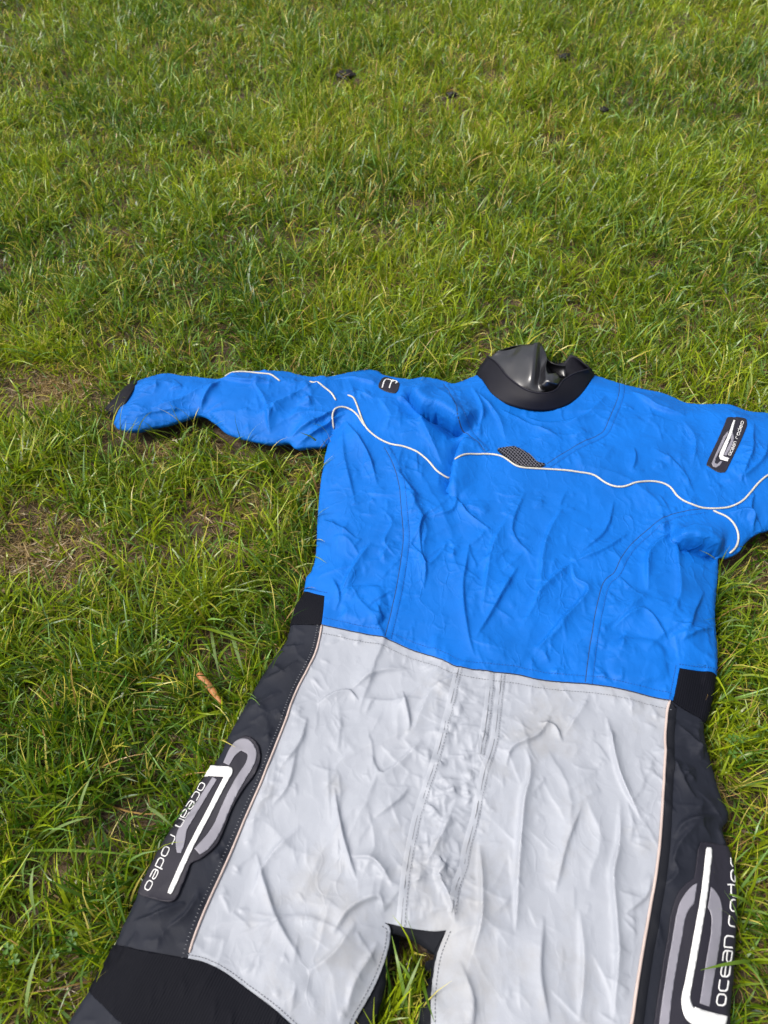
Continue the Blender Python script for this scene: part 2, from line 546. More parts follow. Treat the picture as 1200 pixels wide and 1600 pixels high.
# --- blue top
step([(645, 617), (664, 641), (690, 650), (712, 664), (732, 676)], 0.040, 0.022, 0.016)
ridge([(645, 606), (672, 622), (700, 640), (722, 662)], 0.012, 0.012)
step([(706, 780), (710, 745), (716, 716), (731, 680)][::-1], 0.018, 0.014, 0.008)
ridge([(548, 640), (500, 660), (455, 684)], 0.016, 0.013)
ridge([(540, 650), (505, 672), (466, 694)], 0.013, 0.010)
ridge([(560, 600), (500, 610), (430, 640), (420, 680)], 0.012, 0.016)
ridge([(343, 595), (380, 600), (430, 603)], 0.010, 0.009)
ridge([(313, 646), (325, 622), (345, 600)], 0.013, 0.014)
ridge([(236, 640), (280, 628), (330, 606)], 0.008, 0.010)
ridge([(205, 655), (250, 645), (300, 640)], 0.006, 0.008)
ridge([(395, 600), (415, 630), (423, 680)], 0.007, 0.009)
ridge([(590, 600), (640, 640), (672, 690), (690, 725)], 0.014, 0.018)
ridge([(606, 610), (560, 600), (520, 598)], 0.008, 0.012)
ridge([(540, 660), (575, 710), (590, 760)], 0.010, 0.010)
ridge([(536, 668), (540, 720), (556, 790)], 0.006, 0.010)
ridge([(710, 778), (733, 807), (768, 831)], 0.009, 0.008)
ridge([(716, 770), (706, 800), (668, 810)], 0.007, 0.008)
ridge([(670, 800), (655, 830), (664, 884), (690, 862), (697, 845)], 0.008, 0.006)
ridge([(640, 850), (664, 884), (662, 920)], 0.006, 0.006)
ridge([(810, 885), (775, 945), (742, 1000)], 0.009, 0.008)
ridge([(735, 845), (723, 917), (730, 987), (742, 1030)], 0.008, 0.008)
ridge([(800, 800), (770, 850), (760, 900), (752, 960)], 0.007, 0.009)
ridge([(820, 770), (800, 830), (830, 870)], 0.006, 0.008)
ridge([(880, 790), (850, 850), (840, 930), (812, 985)], 0.008, 0.010)
ridge([(893, 880), (862, 905), (838, 930)], 0.009, 0.007)
ridge([(893, 880), (898, 905), (918, 925), (878, 972), (832, 1024)], 0.010, 0.008)
ridge([(893, 880), (940, 862), (985, 830)], 0.007, 0.009)
ridge([(960, 780), (945, 830), (900, 870)], 0.006, 0.008)
ridge([(1049, 832), (1012, 866), (1010, 926)], 0.012, 0.009)
ridge([(1050, 832), (1058, 880), (1060, 930), (1045, 960)], 0.009, 0.009)
ridge([(1098, 925), (1080, 960), (1065, 1005)], 0.008, 0.009)
ridge([(1118, 985), (1085, 990), (1062, 1006)], 0.007, 0.007)
ridge([(955, 985), (985, 962), (1010, 960), (1042, 1005)], 0.008, 0.008)
ridge([(557, 843), (528, 824), (505, 812)], 0.007, 0.008)
ridge([(580, 850), (563, 872), (545, 900), (532, 930)], 0.009, 0.008)
ridge([(600, 800), (612, 820), (600, 850), (618, 872)], 0.006, 0.007)
ridge([(520, 905), (532, 935), (524, 955)], 0.006, 0.006)
step([(1126, 866), (1105, 857), (1080, 850), (1052, 847)][::-1], 0.034, 0.014, 0.008)
ridge([(1060, 838), (1090, 836), (1130, 850)], 0.010, 0.008)
ridge([(1140, 800), (1170, 800), (1176, 830)], 0.011, 0.009)
ridge([(1178, 770), (1172, 800), (1190, 826)], 0.009, 0.008)
ridge([(1175, 665), (1172, 710), (1160, 745), (1180, 730)], 0.009, 0.011)
ridge([(1200, 690), (1190, 720), (1160, 750)], 0.008, 0.012)
ridge([(1065, 660), (1085, 690), (1080, 730)], 0.008, 0.013)
ridge([(985, 615), (1025, 640), (1070, 655)], 0.011, 0.014)
ridge([(990, 700), (992, 720), (985, 740)], 0.006, 0.008)
ridge([(1020, 700), (1060, 730), (1085, 770)], 0.006, 0.012)
ridge([(820, 650), (860, 662), (930, 650)], 0.006, 0.010)
ridge([(880, 665), (915, 650), (945, 620)], 0.006, 0.009)
ridge([(745, 620), (775, 650), (790, 690)], 0.007, 0.009)
ridge([(735, 610), (750, 640), (748, 680)], 0.007, 0.008)
ridge([(780, 640), (830, 665), (880, 690)], 0.006, 0.010)
# --- grey trousers
ridge([(523, 1230), (531, 1281), (545, 1336), (558, 1376)], 0.008, 0.007)
ridge([(549, 1339), (585, 1346), (614, 1386)], 0.009, 0.008)
ridge([(520, 1460), (548, 1420), (590, 1400), (600, 1425)], 0.009, 0.010)
ridge([(480, 1520), (520, 1490), (555, 1440)], 0.008, 0.010)
ridge([(540, 1580), (552, 1530), (590, 1470)], 0.007, 0.009)
ridge([(400, 1330), (430, 1430), (470, 1500)], 0.007, 0.010)
ridge([(392, 1400), (420, 1340), (470, 1290)], 0.006, 0.009)
ridge([(495, 1100), (520, 1085), (545, 1080), (560, 1095)], 0.008, 0.006)
ridge([(545, 1080), (590, 1050), (640, 1045)], 0.007, 0.008)
ridge([(480, 1120), (470, 1160), (440, 1200)], 0.006, 0.008)
ridge([(630, 1080), (640, 1130), (636, 1150)], 0.007, 0.006)
ridge([(580, 1180), (600, 1210), (660, 1160)], 0.007, 0.010)
ridge([(585, 1280), (625, 1250), (640, 1230)], 0.006, 0.008)
ridge([(820, 1170), (826, 1195), (824, 1222), (816, 1254), (810, 1346), (805, 1455)], 0.013, 0.009)
ridge([(748, 1314), (752, 1383), (750, 1440), (738, 1490)], 0.010, 0.008)
ridge([(700, 1340), (684, 1370), (700, 1400), (712, 1440)], 0.010, 0.007)
ridge([(660, 1360), (690, 1300), (712, 1250)], 0.010, 0.009)
ridge([(790, 1200), (800, 1170), (840, 1150), (860, 1120)], 0.009, 0.009)
ridge([(840, 1130), (865, 1135), (878, 1160)], 0.008, 0.006)
ridge([(947, 1120), (965, 1208), (1002, 1284)], 0.010, 0.006)
ridge([(910, 1255), (885, 1320), (868, 1395)], 0.007, 0.010)
ridge([(968, 1250), (966, 1320), (957, 1365), (962, 1442), (965, 1495), (958, 1600)], 0.010, 0.008)
ridge([(1018, 1365), (1010, 1400), (976, 1428)], 0.006, 0.006)
ridge([(880, 1150), (900, 1120), (920, 1085)], 0.006, 0.008)
ridge([(905, 1420), (912, 1500), (905, 1600)], 0.007, 0.010)
ridge([(720, 1500), (740, 1560), (735, 1620)], 0.006, 0.010)
ridge([(850, 1430), (845, 1520), (860, 1600)], 0.007, 0.012)
ridge([(425, 1260), (450, 1230), (465, 1170)], 0.005, 0.008)
# --- charcoal sides
ridge([(262, 1450), (290, 1430), (312, 1395)], 0.008, 0.006)
ridge([(208, 1440), (245, 1430), (290, 1410)], 0.007, 0.006)
ridge([(395, 1110), (415, 1095), (440, 1080)], 0.006, 0.008)
ridge([(410, 1060), (440, 1050), (465, 1030)], 0.006, 0.008)
ridge([(1060, 1130), (1090, 1165), (1100, 1190)], 0.007, 0.007)
ridge([(1050, 1180), (1075, 1230), (1090, 1250)], 0.006, 0.007)
ridge([(1052, 1310), (1070, 1285), (1125, 1272)], 0.010, 0.008)
ridge([(1048, 1360), (1058, 1320), (1085, 1290)], 0.008, 0.007)
ridge([(1036, 1385), (1056, 1365), (1052, 1345)], 0.007, 0.006)
GUIDE = GUIDE.reshape(NX, NY)
SHIFT = SHIFT.reshape(NX, NY, 2)

# pocket boards pressed through the cloth
def pad(px, amp):
    global GUIDE
    poly = plan(catmull(px, 5, closed=True))
    i = inside(poly, mp_)
    d = seg_dist(poly, mp_, closed=True)
    f = np.zeros(NX * NY)
    f[mi] = amp * sstep(-0.004, 0.004, np.where(i, d, -d))
    GUIDE = GUIDE + f.reshape(NX, NY)
pad([(540, 925), (590, 920), (600, 945), (595, 972), (560, 974), (538, 960)], 0.005)
pad([(960, 1005), (1030, 1012), (1036, 1060), (1000, 1064), (955, 1058)], 0.005)

def smooth(a, n):
    for _ in range(n):
        p = np.pad(a, 1, mode='edge')
        a = 0.5 * a + 0.125 * (p[2:, 1:-1] + p[:-2, 1:-1] + p[1:-1, 2:] + p[1:-1, :-2])
    return a

edge_fade = sstep(-0.004, 0.012, SDF)
bed_g = bed.copy()

# seams (kept straight, the cloth gathers beside them)
SEAMS_PX = {
    'front_l': [(605, 697), (618, 727), (627, 757), (632, 797), (635, 840), (633, 867), (627, 907), (620, 943), (607, 997)],
    'front_r': [(1099, 799), (1064, 806), (1038, 815), (1016, 831), (991, 853), (975, 876), (964, 899), (947, 915), (937, 953), (929, 997), (923, 1042), (920, 1068)],
    'neck_r': [(972, 599), (969, 625), (956, 657), (947, 676), (931, 687), (905, 701), (877, 717), (858, 730)],
    'neck_l': [(697, 602), (707, 627), (717, 650), (731, 672), (747, 690), (762, 706)],
    'fly_l': [(717, 1047), (707, 1092), (694, 1143), (676, 1205), (654, 1270), (640, 1335), (632, 1390), (627, 1444)],
    'fly_r': [(783, 1055), (777, 1110), (770, 1165), (756, 1209), (741, 1281), (730, 1321), (723, 1357), (712, 1386), (706, 1425)],
    'fly_flap': [(766, 1054), (763, 1092), (757, 1140), (750, 1180)],
}
SEAMS = {k: plan(catmull(v, 5)) for k, v in SEAMS_PX.items()}
seam_d = np.full(NX * NY, 1.0)
for k, line in SEAMS.items():
    seam_d[mi] = np.minimum(seam_d[mi], seg_dist(line[::3] if len(line) > 20 else line, mp_))
seam_d = seam_d.reshape(NX, NY)

# the crisp crease network of stiff nylon: main folds with side branches, and gathers beside the seams
CR = np.random.default_rng(5)
def wander(p, ang, length, bend):
    n = max(4, int(length / 0.008))
    pts = [np.array(p, float)]
    for k in range(n):
        ang += CR.normal(0, bend)
        pts.append(pts[-1] + (length / n) * np.array([math.cos(ang), math.sin(ang)]))
    return np.array(pts)
def crumple(region, n, angs, length, amp, broad, tight=0.0028):
    b0, b1 = region.min(0), region.max(0)
    done = 0
    while done < n:
        p = CR.uniform(b0, b1)
        if not inside(region, p[None])[0]:
            continue
        done += 1
        ang = CR.choice(angs) + CR.normal(0, 0.3) + CR.integers(2) * math.pi
        L_ = length * CR.uniform(0.5, 1.7)
        line = wander(p, ang, L_, 0.16)
        A_ = amp * CR.uniform(0.35, 1.35)
        wu, wd = broad * CR.uniform(0.7, 1.5), tight * CR.uniform(0.7, 2.0)
        crease(line, A_, wu, wd)
        for _ in range(CR.integers(0, 3)):
            q = line[CR.integers(1, len(line) - 1)]
            crease(wander(q, ang + CR.choice([-1, 1]) * CR.uniform(0.5, 1.1), L_ * CR.uniform(0.3, 0.6), 0.15), A_ * CR.uniform(0.4, 0.8), wu * 0.6, wd)
TORSO = plan([(530, 690), (720, 760), (1060, 800), (1115, 880), (1112, 1040), (1050, 1080), (700, 1025), (510, 965), (490, 900), (505, 750)])
YOKE = plan([(560, 600), (700, 605), (760, 620), (840, 650), (920, 625), (1000, 615), (1190, 660), (1280, 690), (1200, 735), (1090, 780), (950, 750), (720, 700), (590, 670)])
SLEEVE = plan([(225, 600), (330, 600), (450, 588), (560, 590), (560, 640), (500, 680), (420, 676), (350, 655), (240, 650), (195, 650)])
TROUS = plan([(512, 990), (720, 1055), (1030, 1100), (1025, 1300), (985, 1590), (690, 1590), (690, 1440), (600, 1430), (540, 1590), (310, 1490), (400, 1250)])
SIDES = [plan([(470, 985), (495, 985), (440, 1130), (330, 1380), (285, 1490), (195, 1470), (300, 1260), (400, 1080)]),
         plan([(1055, 1105), (1095, 1130), (1130, 1270), (1110, 1330), (1040, 1360), (1020, 1440), (1000, 1590), (1000, 1560)])]
crumple(TORSO, 14, [1.2, 1.5, 0.9, 2.0], 0.13, 0.0050, 0.024, 0.006)
crumple(YOKE, 10, [0.2, 2.6, 1.0], 0.10, 0.0045, 0.024, 0.006)
crumple(SLEEVE, 7, [0.4, 2.5, 1.5], 0.07, 0.0055, 0.020, 0.006)
crumple(TROUS, 9, [1.3, 1.7, 2.0], 0.15, 0.0038, 0.026, 0.006)
crumple(TORSO, 85, [1.1, 1.35, 1.9, 0.7, 2.5], 0.045, 0.0026, 0.010, 0.0022)
crumple(TORSO, 70, [0.2, 0.9, 2.0, 2.9], 0.024, 0.0012, 0.005, 0.0018)
crumple(YOKE, 30, [0.2, 2.6, 0.8, 1.5], 0.04, 0.0022, 0.010, 0.0022)
crumple(YOKE, 22, [0.3, 1.1, 2.2], 0.02, 0.0014, 0.006)
crumple(SLEEVE, 30, [0.5, 2.4, 1.6, 0.1], 0.04, 0.0028, 0.010)
crumple(TROUS, 60, [1.3, 1.6, 1.9, 2.3, 0.6], 0.06, 0.0018, 0.011, 0.0022)
crumple(TROUS, 110, [0.2, 1.2, 1.7, 2.4], 0.026, 0.0011, 0.005, 0.0016)
for sd_poly in SIDES:
    crumple(sd_poly, 34, [0.5, 0.8, 2.2, 2.6], 0.03, 0.0026, 0.008)
fly = plan(np.vstack([catmull(SEAMS_PX['fly_l'], 4)[2:-3], catmull(SEAMS_PX['fly_r'], 4)[::-1][3:-2]]))
crumple(fly, 60, [0.1, 0.7, 2.4, 1.4], 0.018, 0.0026, 0.006)
for key, line in SEAMS.items():
    ln = resample(line, 0.010)
    tg = np.gradient(ln, axis=0)
    for k in range(1, len(ln) - 1):
        for sgn in (-1, 1):
            if CR.random() < 0.72:
                a0_ = math.atan2(tg[k, 1], tg[k, 0]) + sgn * (math.pi / 2 + CR.normal(0, 0.35))
                nrm_ = np.array([math.cos(a0_), math.sin(a0_)])
                crease(wander(ln[k] + nrm_ * 0.005, a0_, CR.uniform(0.008, 0.026), 0.12), 0.0012 * CR.uniform(0.4, 1.2), 0.0042, 0.0022, 0.4)
for nm, sg2 in (('waist', 1), ('waist', -1), ('grey_in_l', -1), ('knee_top_grey', 1), ('pipe_l', 1), ('pipe_r', -1)):
    ln = resample(plan(K[nm]), 0.012)
    tg = np.gradient(ln, axis=0)
    for k in range(1, len(ln) - 1):
        if CR.random() < 0.6:
            a0_ = math.atan2(tg[k, 1], tg[k, 0]) + sg2 * (math.pi / 2 + CR.normal(0, 0.4))
            nrm_ = np.array([math.cos(a0_), math.sin(a0_)])
            crease(wander(ln[k] + nrm_ * 0.010, a0_, CR.uniform(0.01, 0.035), 0.12), 0.0018 * CR.uniform(0.4, 1.2), 0.005, 0.0028, 0.4)
# elastic gathers at the cuff
for k in range(14):
    q = plan([(222 + 3 * k * 0 - (k / 13) * 34, 596 + (k / 13) * 62)])[0]
    crease(wander(q, CR.normal(0.05, 0.15), CR.uniform(0.02, 0.045), 0.1), 0.0022, 0.004, 0.003, 0.4)
FSDF_i = np.clip(((FG * np.arange(FNX)) / G).astype(int), 0, NX - 1); FSDF_j = np.clip(((FG * np.arange(FNY)) / G).astype(int), 0, NY - 1)
FINE *= sstep(0.0, 0.010, SDF[np.ix_(FSDF_i, FSDF_j)])
FINE = 0.5 * FINE + 0.5 * smooth(FINE, 1)
STIFF = [[(220, 1399), (277, 1406), (300, 1351), (338, 1322), (380, 1236), (407, 1190), (399, 1159), (376, 1156), (349, 1195), (321, 1215), (263, 1305)],
         [(1092, 1317), (1148, 1330), (1149, 1600), (1130, 1680), (1025, 1680), (1020, 1630), (1050, 1410), (1084, 1372)],
         [(1134, 659), (1163, 667), (1134, 736), (1104, 726)], [(597, 587), (625, 600), (620, 622), (588, 612)]]
fx_, fy_ = np.meshgrid(lo[0] + FG * np.arange(FNX), lo[1] + FG * np.arange(FNY), indexing='ij')
for poly_px in STIFF:
    pl = plan(poly_px)
    b0 = np.floor((pl.min(0) - 0.02 - lo) / FG).astype(int).clip(0); b1 = np.minimum(np.ceil((pl.max(0) + 0.02 - lo) / FG).astype(int), [FNX, FNY])
    sl_ = (slice(b0[0], b1[0]), slice(b0[1], b1[1]))
    q = np.stack([fx_[sl_].ravel(), fy_[sl_].ravel()], 1)
    d_ = seg_dist(pl, q, closed=True)
    f_ = sstep(-0.012, 0.004, np.where(inside(pl, q), d_, -d_)).reshape(fx_[sl_].shape)
    FINE[sl_] *= 1 - 0.9 * f_

# slack in the cloth, across (x) and along (y) the body
GREY_POLY = plan(J('waist', 'pipe_r', '-grey_in_r', '-grey_crotch', 'grey_in_l', '-knee_top_grey', '-pipe_l'))
FLY_POLY = plan(np.vstack([catmull(SEAMS_PX['fly_l'], 4), catmull(SEAMS_PX['fly_r'], 4)[::-1]]))
in_grey = field(lambda p: inside(GREY_POLY, p).astype(float))
in_fly = field(lambda p: inside(FLY_POLY, p).astype(float))
var = 0.5 + 0.5 * vnoise(GX, GY, 8, 9.0)
sx = 0.012 + 0.030 * var
sy = 0.008 + 0.020 * (0.5 + 0.5 * vnoise(GX, GY, 9, 8.0))
sx = np.where(in_grey > 0, 0.008 + 0.022 * var, sx)
sy = np.where(in_grey > 0, 0.004 + 0.012 * var, sy)
sx = sx + 0.035 * in_fly; sy = sy + 0.040 * in_fly
nearseam = np.exp(-(seam_d / 0.006) ** 2)
gather = np.exp(-((seam_d - 0.016) / 0.008) ** 2)
sx = sx * (1 - 0.8 * nearseam)
sy = sy * (1 - 0.6 * nearseam) + 0.02 * gather
low = sstep(0.0, 0.02, SDF)
sx = sx * low; sy = sy * low
sx = smooth(sx, 3); sy = smooth(sy, 3)

X = np.stack([GX, GY,
              bed_g + 0.004 + 0.004 * vnoise(GX, GY, 21, 38.0) + 0.003 * vnoise(GX, GY, 22, 75.0)], -1).astype(np.float32)
ANCH = np.stack([GX, GY], -1).astype(np.float32)
bedf = bed_g.astype(np.float32)
S0 = np.stack([ANCH[..., 0], ANCH[..., 1], bed_g], -1)

def links_for(di, dj):
    a0, a1 = (slice(0, NX - di), slice(di, NX))
    if dj >= 0:
        b0, b1 = slice(0, NY - dj), slice(dj, NY)
    else:
        b0, b1 = slice(-dj, NY), slice(0, NY + dj)
    m = (MASK[a0, b0] & MASK[a1, b1]).astype(np.float32)
    plan_len = G * math.hypot(di, dj)
    c2 = di * di / (di * di + dj * dj)
    sl = c2 * 0.5 * (sx[a0, b0] + sx[a1, b1]) + (1 - c2) * 0.5 * (sy[a0, b0] + sy[a1, b1])
    L0 = np.linalg.norm(S0[a1, b1] - S0[a0, b0], axis=-1)
    L0 = np.clip(L0, plan_len * 0.9, plan_len * 1.7)
    rest = (L0 * (1 + sl)).astype(np.float32)
    return (di, dj, a0, b0, a1, b1, m, rest)

LK = [links_for(1, 0), links_for(0, 1), links_for(1, 1), links_for(1, -1)]
BEND = [links_for(2, 0), links_for(0, 2)]

def relax(lk, k, only_push=False):
    di, dj, a0, b0, a1, b1, m, rest = lk
    axis = 0 if di else 1
    stepn = di if di else dj
    for par in range(2):
        n = X.shape[axis] - abs(stepn)
        if abs(stepn) == 1:
            sel = slice(par, n, 2)
        else:
            sel = None
        if sel is not None:
            if axis == 0:
                ia = (slice(a0.start + par, a0.stop, 2), b0); ib = (slice(a1.start + par, a1.stop, 2), b1)
                ms, rs = m[par::2], rest[par::2]
            else:
                ia = (a0, slice(b0.start + par, b0.stop, 2)); ib = (a1, slice(b1.start + par, b1.stop, 2))
                ms, rs = m[:, par::2], rest[:, par::2]
            A = X[ia]; B = X[ib]
            d = B - A
            L = np.sqrt(np.einsum('ijk,ijk->ij', d, d)) + 1e-9
            c = (0.5 * k) * ms * (L - rs) / L
            d *= c[..., None]
            X[ia] = A + d
            X[ib] = B - d
        else:
            A = X[a0, b0]; B = X[a1, b1]
            d = B - A
            L = np.sqrt(np.einsum('ijk,ijk->ij', d, d)) + 1e-9
            c = (0.25 * k) * m * np.minimum(L - rest, 0) / L
            d *= c[..., None]
            X[a0, b0] += d
            X[a1, b1] -= d
            break

STEPS = 70
rim = (SDF < 0.004)
pin = np.where(rim, 0.25, 0.004).astype(np.float32)[..., None]
for it in range(STEPS):
    X[..., 2] -= 0.00012
    for lk in LK:
        relax(lk, 0.9)
    if it < STEPS - 20:
        for lk in BEND:
            relax(lk, 0.12)
    X[..., :2] += pin * (ANCH - X[..., :2])
    X[..., 2] = np.maximum(X[..., 2], bedf)
    if it % 3 == 0:
        p = X[..., 2]
        X[1:-1, 1:-1, 2] += 0.015 * (p[2:, 1:-1] + p[:-2, 1:-1] + p[1:-1, 2:] + p[1:-1, :-2] - 4 * p[1:-1, 1:-1])
X[..., 2] = np.minimum(X[..., 2], bedf + 0.012)
X[..., 2] = smooth(X[..., 2], 1)
XS = X.astype(float)
XS[..., 2] += smooth(GUIDE, 2) * edge_fade           # the big turned folds
XS[..., 2] = np.maximum(XS[..., 2], 0.024)
XS[..., :2] += np.stack([smooth(SHIFT[..., 0], 1), smooth(SHIFT[..., 1], 1)], -1)
ti = np.gradient(XS, axis=0); tj = np.gradient(XS, axis=1)
NRM = np.cross(ti, tj)
NRM /= np.linalg.norm(NRM, axis=-1)[..., None] + 1e-12

def surf(uv, off=0.0, relief=1.0):
    uv = np.asarray(uv, float).reshape(-1, 2)
    fi = np.clip((uv[:, 0] - lo[0]) / G, 0, NX - 1.001); fj = np.clip((uv[:, 1] - lo[1]) / G, 0, NY - 1.001)
    i = fi.astype(int); j = fj.astype(int)
    a = (fi - i)[:, None]; b = (fj - j)[:, None]
    def s(A):
        return (A[i, j] * (1 - a) + A[i + 1, j] * a) * (1 - b) + (A[i, j + 1] * (1 - a) + A[i + 1, j + 1] * a) * b
    n = s(NRM)
    n /= np.linalg.norm(n, axis=1)[:, None] + 1e-12
    fi = np.clip((uv[:, 0] - lo[0]) / FG, 0, FNX - 2.001); fj = np.clip((uv[:, 1] - lo[1]) / FG, 0, FNY - 2.001)
    i2 = fi.astype(int); j2 = fj.astype(int); a2 = fi - i2; b2 = fj - j2
    h = (FINE[i2, j2] * (1 - a2) + FINE[i2 + 1, j2] * a2) * (1 - b2) + (FINE[i2, j2 + 1] * (1 - a2) + FINE[i2 + 1, j2 + 1] * a2) * b2
    off = np.broadcast_to(np.asarray(off, float), (len(uv),)) + h * relief
    return s(XS) + n * off[:, None]

def sdf_at(uv):
    i = np.clip(((uv[:, 0] - lo[0]) / G).round().astype(int), 0, NX - 1)
    j = np.clip(((uv[:, 1] - lo[1]) / G).round().astype(int), 0, NY - 1)
    out = (uv[:, 0] < lo[0]) | (uv[:, 0] > hi[0]) | (uv[:, 1] < lo[1]) | (uv[:, 1] > hi[1])
    return np.where(out, -0.2, SDF[i, j])

# ------------------------------------------------------------------ the suit
suit = bpy.data.objects.new('drysuit', None)
COL.objects.link(suit)
suit.location = (0.1, 0.75, 0.0)
tag(suit, 'blue and pale grey drysuit with black trim spread out flat on the grass', 'drysuit')

def panel(name, poly, mat, off=0.0, parent=None, gstep=0.0031, bstep=0.004, depth=0.003, label=None, split=True):
    """a piece of cloth cut to a plan polygon and laid on the relaxed sheet, with turned-down edges"""
    poly = densify(np.asarray(poly), bstep)
    ar = 0.5 * np.sum(poly[:, 0] * np.roll(poly[:, 1], -1) - np.roll(poly[:, 0], -1) * poly[:, 1])
    if ar < 0:
        poly = poly[::-1]
    if gstep == G:
        pts = mp_
    else:
        b0, b1 = poly.min(0), poly.max(0)
        a, b = np.meshgrid(np.arange(b0[0], b1[0], gstep), np.arange(b0[1], b1[1], gstep), indexing='ij')
        pts = np.stack([a.ravel(), b.ravel()], 1)
    b0, b1 = poly.min(0), poly.max(0)
    pts = pts[((pts > b0) & (pts < b1)).all(1)]
    pts = pts[inside(poly, pts)]
    if len(pts):
        keep = np.ones(len(pts), bool)
        for c0 in range(0, len(pts), 8000):
            q = pts[c0:c0 + 8000]
            d2 = ((q[:, None, :] - poly[None]) ** 2).sum(-1).min(1)
            keep[c0:c0 + 8000] = d2 > (0.5 * min(bstep, gstep)) ** 2
        pts = pts[keep]
    n = len(poly)
    allp = np.vstack([poly, pts]) if len(pts) else poly
    vs, es, fs, ov, oe, of = delaunay_2d_cdt([Vector(p) for p in allp], [(i, (i + 1) % n) for i in range(n)], [], 1, 1e-6)
    uv = np.array([(v.x, v.y) for v in vs])
    tri = np.array([tuple(f) for f in fs])
    ring = {}
    for k, o_ in enumerate(ov):
        for q in o_:
            if q < n:
                ring[q] = k
    idx = [ring[q] for q in range(n) if q in ring]
    if split:                                   # every triangle into four, so that creases stay crisp
        ed = np.sort(np.vstack([tri[:, [0, 1]], tri[:, [1, 2]], tri[:, [2, 0]]]), axis=1)
        ue, inv = np.unique(ed, axis=0, return_inverse=True)
        inv = inv.reshape(3, -1) + len(uv)
        lut = {(int(a_), int(b_)): k + len(uv) for k, (a_, b_) in enumerate(ue)}
        uv = np.vstack([uv, 0.5 * (uv[ue[:, 0]] + uv[ue[:, 1]])])
        m0, m1, m2 = inv
        tri = np.vstack([np.stack([tri[:, 0], m0, m2], 1), np.stack([m0, tri[:, 1], m1], 1), np.stack([m2, m1, tri[:, 2]], 1), np.stack([m0, m1, m2], 1)])
        idx2 = []
        for k in range(len(idx)):
            p0, p1 = idx[k], idx[(k + 1) % len(idx)]
            idx2.append(p0)
            mm = lut.get((min(p0, p1), max(p0, p1)))
            if mm is not None:
                idx2.append(mm)
        idx = idx2
    fs = tri.tolist()
    V = surf(uv, off)
    P2 = uv[idx]
    tg = np.roll(P2, -1, axis=0) - np.roll(P2, 1, axis=0)
    tg /= np.linalg.norm(tg, axis=1)[:, None] + 1e-12
    inw = np.stack([-tg[:, 1], tg[:, 0]], 1)
    outer = sdf_at(P2) < 0.006
    top = V[idx]
    r1 = top.copy(); r1[:, 2] -= np.where(outer, 0.004, depth); r1[:, :2] += inw * np.where(outer, -0.0004, 0.0004)[:, None]
    r2 = top.copy(); r2[:, 2] = np.where(outer, np.minimum(0.026, top[:, 2] - 0.012), top[:, 2] - depth * 1.6); r2[:, :2] += inw * np.where(outer, 0.014, 0.002)[:, None]
    base = len(V)
    m = len(idx)
    faces = [tuple(f) for f in fs]
    # upward faces
    a = V[[f[0] for f in faces]]; b = V[[f[1] for f in faces]]; c = V[[f[2] for f in faces]]
    nz = np.cross(b - a, c - a)[:, 2]
    plan_n = (uv[[f[1] for f in faces]] - uv[[f[0] for f in faces]]), (uv[[f[2] for f in faces]] - uv[[f[0] for f in faces]])
    z = plan_n[0][:, 0] * plan_n[1][:, 1] - plan_n[0][:, 1] * plan_n[1][:, 0]
    faces = [f if s > 0 else f[::-1] for f, s in zip(faces, z)]
    for k in range(m):
        k2 = (k + 1) % m
        faces.append((idx[k2], idx[k], base + k, base + k2))
        faces.append((base + k2, base + k, base + m + k, base + m + k2))
    o = mesh_obj(name, np.vstack([V, r1, r2]), faces, mat, parent or suit)
    if label:
        o['label'] = label
    return o

def ribbon(lines, width, off, name, mat, parent, thick=0.0006):
    """flat strips along plan polylines, lying on the cloth"""
    V, Fc = [], []
    for line in lines:
        line = np.asarray(line)
        closed = len(line) > 3 and np.linalg.norm(line[0] - line[-1]) < 1e-9
        tg = np.gradient(line, axis=0)
        if closed:
            tg[0] = tg[-1] = line[1] - line[-2]
        tg /= np.linalg.norm(tg, axis=1)[:, None] + 1e-12
        nr = np.stack([-tg[:, 1], tg[:, 0]], 1)
        w = np.broadcast_to(width, (len(line),))[:, None] * 0.5
        A = surf(line + nr * w, off - thick); A2 = surf(line + nr * w * 0.8, off)
        B2 = surf(line - nr * w * 0.8, off); B = surf(line - nr * w, off - thick)
        b = len(V)
        for q in range(len(line)):
            V += [A[q], A2[q], B2[q], B[q]]
        for q in range(len(line) - 1):
            for r in range(3):
                i0 = b + 4 * q + r
                Fc.append((i0, i0 + 4, i0 + 5, i0 + 1)[::-1])
    return mesh_obj(name, V, Fc, mat, parent)

def stitches(line, off, name, mat, parent, pitch=0.0042, length=0.0026, w=0.0009):
    """single running stitches along a plan line"""
    p = resample(line, pitch)
    V, Fc = [], []
    tg = np.gradient(p, axis=0); tg /= np.linalg.norm(tg, axis=1)[:, None] + 1e-12
    nr = np.stack([-tg[:, 1], tg[:, 0]], 1)
    c = [surf(p - tg * length / 2 + nr * w / 2, off), surf(p + tg * length / 2 + nr * w / 2, off),
         surf(p + tg * length / 2 - nr * w / 2, off), surf(p - tg * length / 2 - nr * w / 2, off), surf(p, off + 0.0008)]
    for q in range(len(p)):
        b = len(V)
        V += [x[q] for x in c]
        Fc += [(b + 1, b, b + 4), (b + 2, b + 1, b + 4), (b + 3, b + 2, b + 4), (b, b + 3, b + 4)]
    return mesh_obj(name, V, Fc, mat, parent, smooth=False)

def offset_line(line, d):
    tg = np.gradient(line, axis=0); tg /= np.linalg.norm(tg, axis=1)[:, None] + 1e-12
    return line + np.stack([-tg[:, 1], tg[:, 0]], 1) * d

